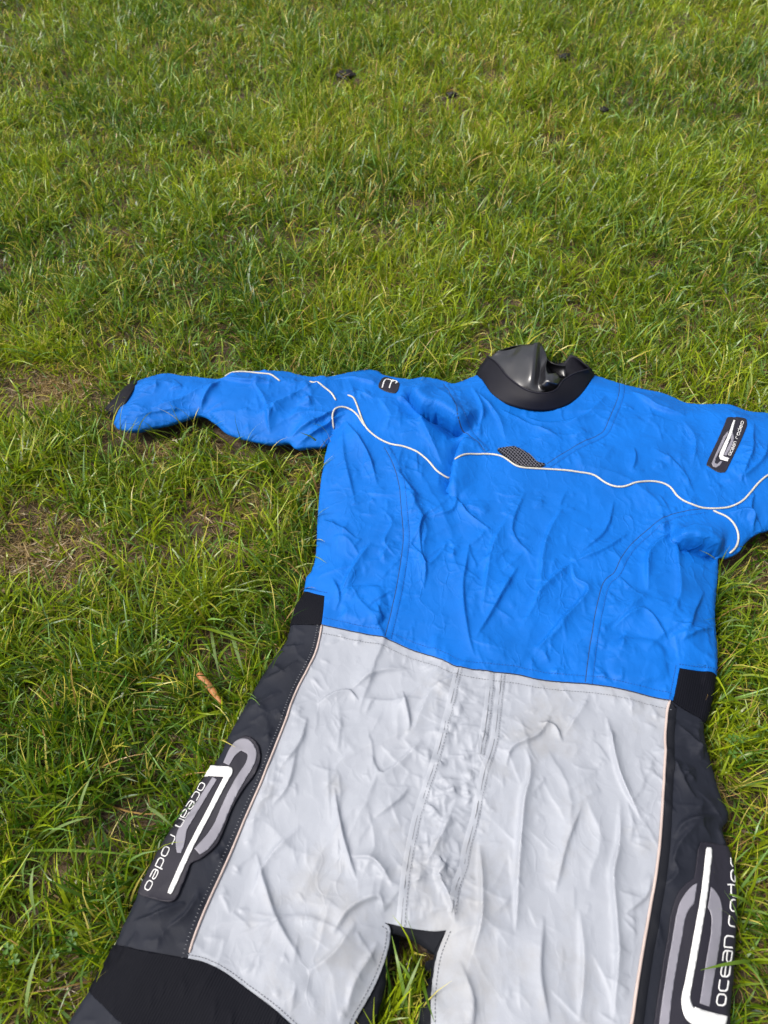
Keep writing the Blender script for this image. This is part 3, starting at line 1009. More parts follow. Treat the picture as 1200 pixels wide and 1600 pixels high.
# ---- cloth panels
jacket = panel('jacket', plan(J('sleeve_top_l', 'collar_low', 'shoulder_r', 'sleeve_bot_r', 'body_r', '-rib_r_top', '-rib_r_left', '-waist', '-hem_l', '-rib_l_top',
                                '-body_l', '-sleeve_bot_l', '-cuff_l')), M_BLUE, 0.002, label='bright blue upper with two long sleeves')
trousers = panel('trouser_front', GREY_POLY, M_GREY, 0.0, label='pale grey creased trouser front')
panel('side_panel', plan(J('rib_l_bot', 'pipe_l', '-knee_top_dark', '-side_l_out')), M_DARK, -0.0006)
panel('side_panel', plan(J('rib_r_bot', 'side_r_out', '-pipe_r')), M_DARK, -0.0006)
panel('waist_rib', plan(J('rib_l_top', 'hem_l', '-rib_l_bot', '-rib_l_out')), M_RIB, 0.0012)
panel('waist_rib', plan(J('rib_r_top', 'rib_r_out', '-rib_r_bot', 'rib_r_left')), M_RIB, 0.0012)
panel('knee_rib', plan(J('knee_top_dark', 'knee_top_grey', '-knee_bot', '-knee_out')), M_RIB, 0.0012)
panel('lower_leg', plan(J('knee_bot', '-lower_out_l') if False else np.vstack([J('knee_bot'), [(500, 1800), (470, 1900)], J('-lower_out_l')])), M_DARK, -0.0006)
panel('inner_leg', plan(np.vstack([J('grey_crotch')[:3], J('grey_in_l')[1:], [(480, 1780)], K['grass_l'][::-1][10:]])) if False else
      plan(np.vstack([K['grey_in_l'], [(500, 1725), (475, 1776), (505, 1800)], K['grass_l'][::-1][10:]])), M_BLACK, -0.004)
panel('inner_leg', plan(np.vstack([K['grey_in_r'], [(645, 1900), (628, 1900)], K['grass_r'][::-1][6:]])), M_BLACK, -0.004)
panel('lower_leg', plan([(660, 1881), (800, 1884), (944, 1882), (1030, 1945), (1112, 1998), (870, 2000), (627, 1998), (640, 1905)]), M_DARK, -0.0006)
panel('crotch_gusset', plan(np.vstack([K['grey_crotch'], K['grass_top'][::-1]])), M_BLACK, -0.004)

# ---- seams with their topstitching
def seam(key, mat, thread, parent, w=0.011):
    line = resample(SEAMS[key], 0.004)
    s = ribbon([line], w, 0.0026 if parent is jacket else 0.0007, 'seam', mat, parent, 0.0005)
    return s
for key in ('front_l', 'front_r', 'neck_r', 'neck_l'):
    seam(key, M_BLUE, M_BLUE_DARK, jacket)
    st = resample(SEAMS[key], 0.004)
    stitches(offset_line(st, 0.0042), 0.0027, 'stitching', M_BLUE_DARK, jacket)
    ribbon([offset_line(st, -0.0058)], 0.0011, 0.0024, 'seam_edge', M_LINE, jacket, 0.0004)
for key in ('fly_l', 'fly_r', 'fly_flap'):
    seam(key, M_GREY, M_GREY_THREAD, trousers, 0.013)
    st = resample(SEAMS[key], 0.004)
    stitches(offset_line(st, 0.0045), 0.0008, 'stitching', M_GREY_THREAD, trousers)
    ribbon([st], 0.0010, 0.0010, 'seam_edge', M_GREY_THREAD, trousers, 0.0004)

waist = resample(plan(K['waist']), 0.004)
V, Fc = tube(surf(waist, 0.001), 0.0011, 5)
mesh_obj('hem_line', V, Fc, M_LINE, jacket)  # thin dark tube along the waist where blue meets grey
stitches(offset_line(waist, 0.012), 0.0024, 'hem_stitching', M_BLUE_DARK, jacket)
stitches(offset_line(waist, -0.014), 0.0008, 'hem_stitching', M_GREY_THREAD, trousers)
stitches(offset_line(resample(plan(K['rib_r_left']), 0.004), 0.006), 0.0028, 'hem_stitching', M_BLUE_DARK, jacket)
stitches(offset_line(resample(plan(K['rib_r_top']), 0.004), 0.006), 0.0028, 'hem_stitching', M_BLUE_DARK, jacket)
stitches(offset_line(resample(plan(K['rib_l_top']), 0.004), 0.006), 0.0028, 'hem_stitching', M_BLUE_DARK, jacket)
stitches(offset_line(resample(plan(K['grey_in_l']), 0.004), -0.005), 0.0008, 'hem_stitching', M_GREY_THREAD, trousers)
stitches(offset_line(resample(plan(K['grey_in_r']), 0.004), 0.005), 0.0008, 'hem_stitching', M_GREY_THREAD, trousers)
stitches(offset_line(resample(plan(K['knee_top_grey']), 0.004), 0.004), 0.0008, 'hem_stitching', M_GREY_THREAD, trousers)

# ---- piping
def cord(px, r, mat, name='piping', off=0.002, label=None):
    line = resample(plan(catmull(px, 6)), 0.004)
    p = surf(line, off)
    for _ in range(3):
        p[1:-1] = 0.5 * p[1:-1] + 0.25 * (p[2:] + p[:-2])
    V, Fc = tube(p, np.r_[r * 0.6, np.full(len(p) - 2, r), r * 0.6], 7)
    o = mesh_obj(name, V, Fc, mat, suit)
    if label:
        o['label'] = label
    return o
PIPES = [
    [(352, 588), (363, 583), (383, 582), (407, 586), (427, 593), (438, 601)],
    [(485, 606), (500, 612), (517, 620), (525, 630)],
    [(543, 622), (552, 625), (558, 637), (565, 657), (573, 672), (590, 685), (610, 694), (633, 699), (653, 708), (670, 722), (683, 737), (697, 743), (707, 742)],
    [(717, 727), (730, 717), (753, 713), (773, 713), (787, 718), (800, 728), (813, 734), (847, 735), (880, 738), (912, 743), (928, 747), (943, 757), (959, 763),
     (975, 763), (994, 757), (1016, 754), (1035, 756), (1048, 763), (1057, 776), (1070, 787), (1089, 793), (1111, 795), (1137, 793), (1156, 786), (1168, 776),
     (1181, 760), (1194, 748), (1204, 743), (1240, 735), (1300, 738)],
    [(522, 671), (520, 660), (523, 650), (533, 644), (547, 644), (558, 652), (564, 661), (571, 670)],
    [(1114, 798), (1119, 801), (1132, 806), (1143, 815), (1151, 830), (1152, 844), (1148, 855), (1139, 862)],
]
for p in PIPES:
    cord(p, 0.0019, M_PIPING, off=0.0035)
cord(K['pipe_l'][::4], 0.0017, M_PINK, off=0.0012, label='pale pink piping')
cord(K['pipe_r'][2::4], 0.0019, M_PINK, off=0.0012, label='pale pink piping')
for nm, sgn in (('pipe_l', -1), ('pipe_r', 1)):
    st = resample(plan(K[nm]), 0.004)
    stitches(offset_line(st, sgn * 0.0068), 0.0004, 'side_stitching', M_SILVER if False else M_GREY_THREAD, suit, 0.0045, 0.0008, 0.0022) if nm == 'pipe_l' else \
        ribbon([offset_line(st, sgn * 0.0085)], 0.009, 0.0008, 'side_binding', M_BLACK, suit, 0.0006)

# ---- mesh vent
vent_px = [(777, 705), (790, 702), (803, 703), (817, 708), (830, 718), (840, 725), (851, 728), (843, 733), (813, 733), (800, 727), (787, 716)]
vent = panel('mesh_vent', plan(catmull(vent_px, 4, closed=True)), M_BLACK, 0.0042, gstep=0.004, label='small dark net vent above the white piping')
vp = plan(catmull(vent_px, 4, closed=True))
V, Fc = [], []
b0, b1 = vp.min(0), vp.max(0)
for ang in (55, 125):
    dr = np.array([math.cos(math.radians(ang)), math.sin(math.radians(ang))]); nn = np.array([-dr[1], dr[0]])
    for k in np.arange(-0.09, 0.09, 0.0050):
        pts = (b0 + b1) / 2 + nn * k + dr * np.arange(-0.07, 0.07, 0.0017)[:, None]
        ok = inside(vp, pts)
        run = pts[ok]
        if len(run) > 2:
            v, f = tube(surf(run, 0.0052), 0.00055, 4)
            n0 = len(V)
            V += v; Fc += [tuple(i + n0 for i in q) for q in f]
mesh_obj('netting', V, Fc, M_NET, vent)

# ---- rubber badges with emblem and lettering
def zpx(pts, x0, y0, s):
    return [(x0 + x / s, y0 + y / s) for x, y in pts]

GLYPH = {   # strokes in a box 0..1 wide, 0..1 tall
    'o': [[(0.25, 0), (0.75, 0), (0.95, 0.2), (0.95, 0.8), (0.75, 1), (0.25, 1), (0.05, 0.8), (0.05, 0.2), (0.25, 0)]],
    'c': [[(0.95, 0), (0.25, 0), (0.05, 0.2), (0.05, 0.8), (0.25, 1), (0.95, 1)]],
    'e': [[(0.95, 0), (0.25, 0), (0.05, 0.2), (0.05, 0.8), (0.25, 1), (0.75, 1), (0.95, 0.8), (0.95, 0.5), (0.05, 0.5)]],
    'a': [[(0.1, 1), (0.75, 1), (0.95, 0.8), (0.95, 0), (0.25, 0), (0.05, 0.15), (0.05, 0.4), (0.25, 0.55), (0.95, 0.55)]],
    'n': [[(0.05, 0), (0.05, 1), (0.75, 1), (0.95, 0.8), (0.95, 0)]],
    'r': [[(0.05, 0), (0.05, 0.8), (0.25, 1), (0.85, 1)]],
    'd': [[(0.95, 1.45), (0.95, 0), (0.25, 0), (0.05, 0.2), (0.05, 0.8), (0.25, 1), (0.95, 1)]],
}
def lettering(words, height, w, off, parent, max_sdf=None):
    """words: (text, start px, end px) along the baseline"""
    lines = []
    for text, path in words:
        path = catmull(path, 8)
        d = np.r_[0, np.cumsum(np.linalg.norm(np.diff(path, axis=0), axis=1))]
        adv = d[-1] / len(text)
        for i, ch in enumerate(text):
            for stroke in GLYPH[ch]:
                st = resample(np.array(stroke, float), 0.12)
                pts = []
                for gx_, gy_ in st:
                    t = (i + 0.06 + gx_ * 0.84) * adv
                    q = np.array([np.interp(t, d, path[:, 0]), np.interp(t, d, path[:, 1])])
                    q2 = np.array([np.interp(t + 1, d, path[:, 0]), np.interp(t + 1, d, path[:, 1])])
                    if t + 1 > d[-1]:
                        q2 = q + (path[-1] - path[-2])
                    tg = (q2 - q) / (np.linalg.norm(q2 - q) + 1e-9)
                    up = np.array([tg[1], -tg[0]])          # image y runs down
                    pts.append(q + up * gy_ * height)
                pl = plan(pts)
                if max_sdf is not None:
                    ok = sdf_at(pl) > max_sdf
                    runs = np.split(np.arange(len(pl)), np.flatnonzero(~ok))
                    for rn in runs:
                        rn = rn[ok[rn]]
                        if len(rn) > 2:
                            lines.append(pl[rn])
                    continue
                if len(pl) > 2:
                    if np.linalg.norm(pl[0] - pl[-1]) < 0.0012:
                        pl[-1] = pl[0]
                    lines.append(pl)
    return ribbon(lines, w, off, 'lettering', M_WHITE, parent, 0.0003)

def decal(name, px, mat, off, parent):
    return panel(name, plan(px), mat, off, parent, gstep=0.004, bstep=0.003, depth=0.0006)

def stroke(pts, w):
    """closed pixel outline of a band along a smoothed centre line"""
    p = catmull(np.array([(a_, b_, c_) for (a_, b_), c_ in zip(pts, np.broadcast_to(w, (len(pts),)))], float), 5)
    tg = np.gradient(p[:, :2], axis=0); tg /= np.linalg.norm(tg, axis=1)[:, None] + 1e-9
    nr = np.stack([-tg[:, 1], tg[:, 0]], 1) * p[:, 2:] * 0.5
    return [tuple(q) for q in np.vstack([p[:, :2] + nr, (p[:, :2] - nr)[::-1]])]

z1 = lambda pts: zpx(pts, 200, 1140, 5.217)
b1_px = catmull(z1([(105, 1350), (200, 1385), (340, 1415), (400, 1385), (440, 1300), (490, 1180), (520, 1100), (600, 1060), (720, 950), (790, 800), (850, 650), (940, 500),
         (1040, 370), (1080, 260), (1075, 160), (1040, 100), (980, 62), (920, 85), (850, 170), (785, 285), (690, 300), (630, 385), (560, 480), (490, 590), (420, 700), (330, 860),
         (240, 1020), (170, 1170), (112, 1290)]), 3, closed=True)
def badge(outline, label):
    return panel('badge', plan(outline), M_RUBBER, 0.0034 , gstep=0.004, bstep=0.003, depth=0.0034, label=label)
bd = badge(b1_px, 'rubber badge on the thigh nearest the knee rib')
decal('emblem_loop', z1(stroke([(815, 297), (870, 195), (925, 142), (972, 145), (1018, 205), (1002, 290), (935, 400), (865, 520), (800, 650), (742, 785), (680, 890), (625, 960), (572, 1008)],
                              [56, 74, 96, 110, 76, 64, 66, 68, 70, 74, 80, 82, 62])), M_SILVER, 0.0042, bd)
decal('emblem_loop', z1(stroke([(722, 410), (620, 570), (535, 705), (468, 812), (445, 890), (438, 960), (432, 1020)], [44, 48, 54, 64, 80, 66, 36])), M_SILVER, 0.0042, bd)
decal('emblem_bar', z1(stroke([(848, 352), (800, 440), (705, 615), (605, 805), (508, 1005), (425, 1185), (368, 1310), (350, 1348)], [44, 42, 40, 40, 40, 40, 38, 26])), M_WHITE, 0.0046, bd)
decal('emblem_bar', z1([(690, 303), (840, 320), (862, 330), (872, 352), (862, 385), (846, 408), (640, 388)]), M_WHITE, 0.0050, bd)
lettering([('ocean', z1([(612, 430), (536, 560), (458, 690), (398, 800)])), ('rodeo', z1([(368, 860), (308, 980), (230, 1140), (142, 1318)]))], 8.6, 0.0014, 0.0042, bd)

z2 = lambda pts: zpx(pts, 1000, 1300, 5.333)
b2_px = z2([(490, 92), (560, 95), (715, 128), (742, 190), (768, 300), (784, 500), (790, 700), (786, 1000), (772, 1300), (752, 1500), (745, 1640), (735, 1850), (700, 2000), (560, 2080),
            (350, 2080), (180, 2020), (105, 1880), (105, 1760), (120, 1600), (160, 1300), (200, 1050), (235, 850), (250, 700), (280, 590), (310, 510), (370, 440), (440, 390),
            (455, 300), (470, 150)])
bd = badge(b2_px, 'rubber badge on the leg at the right edge of the suit')
decal('emblem_loop', z2([(465, 435), (430, 452), (400, 480), (368, 517), (340, 560), (322, 597), (308, 640), (290, 720), (265, 900), (230, 1100), (190, 1350), (160, 1600), (155, 1750), (190, 1860), (290, 1920),
      (420, 1900), (500, 1830), (460, 1790), (400, 1840), (310, 1850), (245, 1800), (235, 1740), (245, 1600), (270, 1350), (310, 1100), (345, 900), (368, 740), (378, 700), (395, 660), (415, 630), (440, 605)]), M_SILVER, 0.0042, bd)
decal('emblem_loop', z2([(572, 460), (600, 482), (625, 515), (645, 555), (658, 600), (666, 645), (668, 690), (660, 850), (630, 1080), (600, 1280), (575, 1450), (495, 1420), (520, 1250), (550, 1020), (575, 850), (580, 740),
      (577, 700), (566, 660), (548, 630)]), M_SILVER, 0.0042, bd)
decal('emblem_bar', z2(stroke([(556, 138), (554, 175), (540, 330), (515, 550), (480, 780), (440, 1050), (402, 1260), (382, 1370), (392, 1450), (430, 1530), (500, 1560)],
                             [34, 54, 54, 56, 58, 60, 62, 70, 88, 112, 120])), M_WHITE, 0.0046, bd)
decal('emblem_bar', z2([(450, 1450), (520, 1475), (710, 1530), (690, 1690), (520, 1640), (440, 1606)]), M_WHITE, 0.0050, bd)
lettering([('ocean', z2([(694, 1455), (722, 1250), (745, 1050), (762, 850)])), ('rodeo', z2([(784, 800), (796, 660), (802, 500), (800, 340), (796, 180)]))], 12.5, 0.0018, 0.0041, bd, 0.0035)

z3 = lambda pts: zpx(pts, 1080, 630, 10.0)
bd = badge(catmull(z3([(540, 290), (680, 302), (800, 322), (836, 375), (820, 470), (690, 760), (545, 1060), (480, 1095), (400, 1080), (265, 1000), (242, 940), (380, 650), (500, 370)]), 3, closed=True),
           'small rubber badge on the sleeve right of the neck')
decal('emblem_loop', z3([(560, 470), (490, 550), (430, 690), (345, 880), (308, 960), (330, 1010), (380, 1025), (440, 990), (480, 930), (450, 925), (400, 970), (365, 950), (375, 890),
      (470, 710), (520, 590), (560, 520)]), M_SILVER, 0.0042, bd)
decal('emblem_loop', z3([(620, 480), (652, 560), (640, 650), (590, 760), (540, 845), (500, 830), (555, 720), (605, 610), (600, 540)]), M_SILVER, 0.0042, bd)
decal('emblem_bar', z3([(628, 335), (655, 340), (620, 500), (540, 720), (490, 850), (580, 885), (560, 935), (440, 900), (425, 850), (450, 770), (540, 580)]), M_WHITE, 0.0046, bd)
lettering([('ocean', z3([(600, 850), (650, 740), (690, 640)])), ('rodeo', z3([(705, 600), (745, 490), (785, 360)]))], 3.6, 0.0011, 0.0046, bd)

z4 = lambda pts: zpx(pts, 480, 546, 2.9)
bd = badge(catmull(z4([(352, 130), (400, 150), (417, 175), (405, 211), (375, 212), (326, 190), (328, 168)]), 4, closed=True), 'tiny rubber badge on the sleeve left of the neck')
ribbon([resample(plan(z4([(340, 192), (350, 160), (358, 148), (375, 150), (390, 165)])), 0.003), resample(plan(z4([(372, 196), (380, 170), (384, 155)])), 0.003),
        resample(plan(z4([(384, 152), (402, 158), (408, 166), (398, 176)])), 0.003)], 0.0028, 0.0046, 'emblem_bar', M_WHITE, bd)

# ---- neck: neoprene collar and folded latex seal
def loft(name, rows, mat, parent, sub=6, thick=0.0, wrinkle=0.0):
    """rows: lists of 3-D control points of equal count, lofted across; gives the skin a thickness"""
    rr = [catmull(np.array(r), sub) for r in rows]
    rr = np.array(rr)
    if wrinkle:
        rr[1:] += wrinkle * np.stack([vnoise(rr[1:, :, 0] + 3, rr[1:, :, 1] + 5, 90, 30.0), vnoise(rr[1:, :, 0], rr[1:, :, 1], 91, 34.0), vnoise(rr[1:, :, 0], rr[1:, :, 1], 92, 30.0)], -1)
    cols = np.array([catmull(rr[:, i], sub) for i in range(rr.shape[1])])       # (u, v, 3)
    nu, nv = cols.shape[:2]
    n = np.cross(np.gradient(cols, axis=0), np.gradient(cols, axis=1))
    n /= np.linalg.norm(n, axis=2)[..., None] + 1e-12
    V = np.vstack([cols.reshape(-1, 3), (cols - n * thick).reshape(-1, 3)])
    Fc = []
    o = nu * nv
    for i in range(nu - 1):
        for j in range(nv - 1):
            a, b, c, d = i * nv + j, (i + 1) * nv + j, (i + 1) * nv + j + 1, i * nv + j + 1
            Fc.append((a, b, c, d)); Fc.append((o + d, o + c, o + b, o + a))
    for i in range(nu - 1):
        for j in (0, nv - 1):
            a, b = i * nv + j, (i + 1) * nv + j
            Fc.append((a, b, o + b, o + a) if j else (b, a, o + a, o + b))
    for j in range(nv - 1):
        for i in (0, nu - 1):
            a, b = i * nv + j, i * nv + j + 1
            Fc.append((b, a, o + a, o + b) if i else (a, b, o + b, o + a))
    return mesh_obj(name, V, Fc, mat, parent)

def pts3(l):
    return [P(x, y, z) for x, y, z in l]
# front band: lower edge on the jacket, upper edge lifted
band_low = [(743, 585, .048), (757, 608, .062), (780, 627, .066), (813, 638, .068), (845, 642, .068), (875, 638, .067), (901, 624, .065), (918, 607, .058), (931, 585, .048)]
band_mid = [(750, 572, .066), (770, 590, .080), (791, 608, .085), (820, 623, .086), (847, 627, .086), (872, 622, .085), (891, 607, .083), (908, 592, .078), (926, 581, .066)]
band_top = [(762, 557, .080), (776, 567, .092), (793, 588, .096), (820, 608, .097), (847, 615, .097), (868, 610, .096), (880, 595, .094), (898, 584, .092), (921, 577, .082)]
collar = loft('collar', [pts3(band_low), pts3(band_mid), pts3(band_top)], M_NEOPRENE, suit, 5, 0.003)
collar['label'] = 'black neoprene neck collar'
# the back of the collar behind the opening, with its turned-up corner on the right
back_low = [(931, 586, .046), (918, 596, .050), (890, 606, .052), (850, 606, .052), (800, 598, .052), (770, 582, .050), (744, 586, .046)]
back_top = [(923, 578, .076), (893, 555, .088), (880, 566, .074), (850, 571, .070), (800, 566, .070), (772, 560, .074), (762, 556, .080)]
bl, bt = pts3(back_low), pts3(back_top)
bm = [0.5 * (a + b) + np.array([0, 0.004, -0.004]) for a, b in zip(bl, bt)]
loft('collar_back', [bl, bm, bt], M_NEOPRENE, collar, 5, -0.003)
lin = np.array(pts3(band_low)[1:-1] + pts3([(922, 566, .02), (890, 560, .02), (840, 558, .02), (790, 560, .02), (752, 570, .02)]))
lin = np.vstack([lin, lin.mean(0) - np.array([0, 0, 0.012])])
nl = len(lin) - 1
mesh_obj('collar_lining', lin, [(k, (k + 1) % nl, nl) for k in range(nl)], M_BLACK, collar)
# latex seal, fixed along the collar's upper edge and thrown back in a fold
s0 = [(764, 558, .078), (780, 573, .086), (800, 596, .088), (822, 609, .088), (842, 613, .088), (858, 611, .088), (868, 609, .088), (876, 602, .088), (882, 592, .088)]
s1 = [(768, 555, .082), (790, 564, .092), (808, 578, .100), (826, 590, .106), (838, 598, .094), (846, 601, .104), (856, 597, .112), (866, 597, .112), (877, 594, .098)]
s2 = [(772, 552, .086), (797, 550, .098), (816, 556, .110), (834, 562, .122), (843, 578, .100), (847, 588, .100), (855, 586, .116), (866, 588, .116), (876, 590, .100)]
s3 = [(776, 549, .088), (800, 541, .100), (818, 537, .112), (834, 536, .126), (845, 538, .118), (852, 556, .110), (855, 577, .112), (866, 582, .114), (874, 585, .098)]
seal = loft('neck_seal', [pts3(s0), pts3(s1), pts3(s2), pts3(s3)], M_LATEX, suit, 7, 0.0012, 0.0045)
seal['label'] = 'shiny black latex neck seal folded back inside the collar'
t0 = [(776, 549, .086), (805, 540, .092), (830, 540, .094), (848, 556, .090), (866, 568, .088), (884, 571, .084)]
t1 = [(772, 556, .064), (805, 560, .060), (830, 566, .058), (850, 578, .058), (868, 586, .060), (884, 590, .066)]
loft('back_fold', [pts3(t0), [0.5 * (a + b) + np.array([0, .006, 0]) for a, b in zip(pts3(t0), pts3(t1))], pts3(t1)], M_LATEX, seal, 5, 0.0012)
V, Fc = tube(np.array([p for p in catmull(np.array(pts3(band_top)), 6)]) + np.array([0, 0.001, 0.0006]), 0.0012, 5)
mesh_obj('rim_binding', V, Fc, M_RUBBER, collar)

# ---- wrist seal at the end of the left sleeve
c0 = [(217, 595, .050), (208, 611, .058), (199, 627, .058), (192, 641, .053), (189, 651, .048)]
c1 = [(212, 594, .049), (201, 607, .057), (187, 622, .055), (178, 636, .050), (176, 646, .043)]
c2 = [(208, 595, .044), (195, 606, .051), (179, 622, .048), (169, 633, .045), (164, 639, .038)]
loft('wrist_seal', [pts3(c0), pts3(c1), pts3(c2)], M_NEOPRENE, suit, 5, 0.0014)['label'] = 'short black wrist seal at the end of the left sleeve'
c3 = [(199, 608, .030), (184, 623, .028), (171, 637, .024), (168, 647, .020), (172, 655, .018)]
c4 = [(212, 612, .032), (202, 630, .030), (193, 645, .026), (187, 655, .022), (184, 662, .018)]
loft('wrist_lining', [pts3(c3), pts3(c4)], M_BLACK, suit, 4, 0.0014)

# ------------------------------------------------------------------ ground
def gz(x, y):
    return 0.008 * vnoise(x, y, 31, 3.1) + 0.006 * vnoise(x, y, 32, 9.0)

def ground_mat():
    m, t, b = new_mat('soil_and_turf')
    L = t.links.new
    geo = node(t, 'ShaderNodeNewGeometry')
    n1 = node(t, 'ShaderNodeTexNoise', Scale=28.0, Detail=8.0, Roughness=0.65)
    L(geo.outputs['Position'], n1.inputs['Vector'])
    cr = node(t, 'ShaderNodeValToRGB')
    cr.color_ramp.elements[0].position = 0.32; cr.color_ramp.elements[0].color = (0.012, 0.008, 0.005, 1)
    cr.color_ramp.elements[1].position = 0.72; cr.color_ramp.elements[1].color = (0.125, 0.078, 0.042, 1)
    L(n1.outputs[0], cr.inputs['Fac'])
    ln = node(t, 'ShaderNodeVectorMath', operation='LENGTH')
    L(geo.outputs['Position'], ln.inputs[0])
    mr = node(t, 'ShaderNodeMapRange')
    mr.inputs['From Min'].default_value = 5.5; mr.inputs['From Max'].default_value = 9.0
    L(ln.outputs['Value'], mr.inputs['Value'])
    n2 = node(t, 'ShaderNodeTexNoise', Scale=60.0, Detail=8.0)
    L(geo.outputs['Position'], n2.inputs['Vector'])
    cg = node(t, 'ShaderNodeValToRGB')
    cg.color_ramp.elements[0].position = 0.3; cg.color_ramp.elements[0].color = (0.025, 0.045, 0.006, 1)
    cg.color_ramp.elements[1].position = 0.7; cg.color_ramp.elements[1].color = (0.10, 0.13, 0.025, 1)
    L(n2.outputs[0], cg.inputs['Fac'])
    mx = node(t, 'ShaderNodeMix', data_type='RGBA')
    L(mr.outputs[0], mx.inputs['Factor']); L(cr.outputs[0], mx.inputs['A']); L(cg.outputs[0], mx.inputs['B'])
    L(mx.outputs['Result'], b.inputs['Base Color'])
    b.inputs['Roughness'].default_value = 0.8
    bp = node(t, 'ShaderNodeBump', Strength=0.8, Distance=0.01)
    n3 = node(t, 'ShaderNodeTexNoise', Scale=90.0, Detail=6.0)
    L(geo.outputs['Position'], n3.inputs['Vector'])
    L(n3.outputs[0], bp.inputs['Height']); L(bp.outputs[0], b.inputs['Normal'])
    return m

def axis(a, b, st):
    core = np.arange(a, b + st / 2, st)
    g = st * 1.35 ** np.arange(1, 36)
    g = np.cumsum(g); g = g[g < 900]
    return np.r_[a - g[::-1], core, b + g]
ax = axis(-3.0, 3.0, 0.03); ay = axis(-1.0, 5.0, 0.03)
AX, AY = np.meshgrid(ax, ay, indexing='ij')
AZ = gz(AX, AY) * sstep(12, 6, np.hypot(AX, AY))
nv = len(ay)
ii, jj = np.meshgrid(np.arange(len(ax) - 1), np.arange(nv - 1), indexing='ij')
q = (ii * nv + jj).ravel()
ground = mesh_obj('ground', np.stack([AX.ravel(), AY.ravel(), AZ.ravel()], 1), np.stack([q, q + nv, q + nv + 1, q + 1], 1).tolist(), ground_mat())
tag(ground, 'dark damp soil under the lawn', kind='structure')

# ------------------------------------------------------------------ grass
def grass_mat():
    m, t, b = new_mat('grass_blade')
    L = t.links.new
    at = node(t, 'ShaderNodeAttribute', attribute_name='tint')
    L(at.outputs['Color'], b.inputs['Base Color'])
    b.inputs['Roughness'].default_value = 0.34
    b.inputs['Specular IOR Level'].default_value = 0.45
    tr = node(t, 'ShaderNodeBsdfTranslucent')
    mu = node(t, 'ShaderNodeMix', data_type='RGBA', blend_type='MULTIPLY')
    mu.inputs['Factor'].default_value = 1.0
    L(at.outputs['Color'], mu.inputs['A']); mu.inputs['B'].default_value = (1.5, 1.6, 0.7, 1)
    L(mu.outputs['Result'], tr.inputs['Color'])
    ms = node(t, 'ShaderNodeMixShader'); ms.inputs[0].default_value = 0.32
    out = t.nodes['Material Output']
    L(b.outputs[0], ms.inputs[1]); L(tr.outputs[0], ms.inputs[2]); L(ms.outputs[0], out.inputs['Surface'])
    return m
M_GRASS = grass_mat()

def blades(x, y, L_, w, az, lean, curl, col, segs, z0=None, side=None, keepout=True):
    """-> verts (n, segs+1, 2, 3), colours"""
    n = len(x)
    s = np.linspace(0, 1, segs + 1)
    phi = lean[:, None] + curl[:, None] * (s[None] ** 1.3)
    ds = L_[:, None] / segs
    r = np.concatenate([np.zeros((n, 1)), np.cumsum(np.sin(phi[:, :-1]) * ds, 1)], 1)
    z = np.concatenate([np.zeros((n, 1)), np.cumsum(np.cos(phi[:, :-1]) * ds, 1)], 1)
    if side is None:
        side = RNG.normal(0, 0.25, n)
    azs = az[:, None] + side[:, None] * s[None] * 1.6
    cx = x[:, None] + r * np.cos(azs); cy = y[:, None] + r * np.sin(azs)
    gz0 = gz(x, y) if z0 is None else z0
    cz = np.maximum(gz0[:, None] + z, gz0[:, None] + 0.003)
    prof = np.clip(np.minimum(0.55 + 1.6 * s, 1.0) * (1 - s ** 2.6), 0.06, 1)
    tw = RNG.normal(0, 0.7, n)[:, None] + s[None] * RNG.normal(0, 0.8, n)[:, None]
    hx = -np.sin(azs) * np.cos(tw); hy = np.cos(azs) * np.cos(tw); hz = np.sin(tw)
    wd = 0.5 * w[:, None] * prof[None]
    A = np.stack([cx + hx * wd, cy + hy * wd, cz + hz * wd], -1)
    B = np.stack([cx - hx * wd, cy - hy * wd, cz - hz * wd], -1)
    V = np.stack([A, B], 2)
    # colour darkened at the foot as shade between blades; paler tip, straw sheath
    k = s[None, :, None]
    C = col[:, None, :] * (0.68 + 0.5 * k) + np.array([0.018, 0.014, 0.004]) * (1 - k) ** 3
    C = np.repeat(C[:, :, None, :], 2, 2)
    return V, C

def grass_object(name, packs, label):
    vs, cs, fs = [], [], []
    base = 0
    for V, C in packs:
        n, m = V.shape[:2]
        vs.append(V.reshape(-1, 3)); cs.append(C.reshape(-1, 3))
        b = base + np.arange(n)[:, None] * (m * 2) + np.arange(m - 1)[None] * 2
        fs.append(np.stack([b, b + 1, b + 3, b + 2], -1).reshape(-1, 4))
        base += n * m * 2
    vs = np.vstack(vs).astype(np.float32); cs = np.vstack(cs); fs = np.vstack(fs).astype(np.int32)
    me = bpy.data.meshes.new(name)
    me.vertices.add(len(vs)); me.vertices.foreach_set('co', vs.ravel())
    me.loops.add(fs.size); me.loops.foreach_set('vertex_index', fs.ravel())
    me.polygons.add(len(fs)); me.polygons.foreach_set('loop_start', np.arange(0, fs.size, 4, dtype=np.int32))
    me.polygons.foreach_set('use_smooth', np.ones(len(fs), bool))
    a = me.attributes.new('tint', 'FLOAT_COLOR', 'POINT')
    a.data.foreach_set('color', np.c_[cs, np.ones(len(cs))].astype(np.float32).ravel())
    me.materials.append(M_GRASS)
    me.update(calc_edges=True)
    o = bpy.data.objects.new(name, me)
    COL.objects.link(o)
    return o

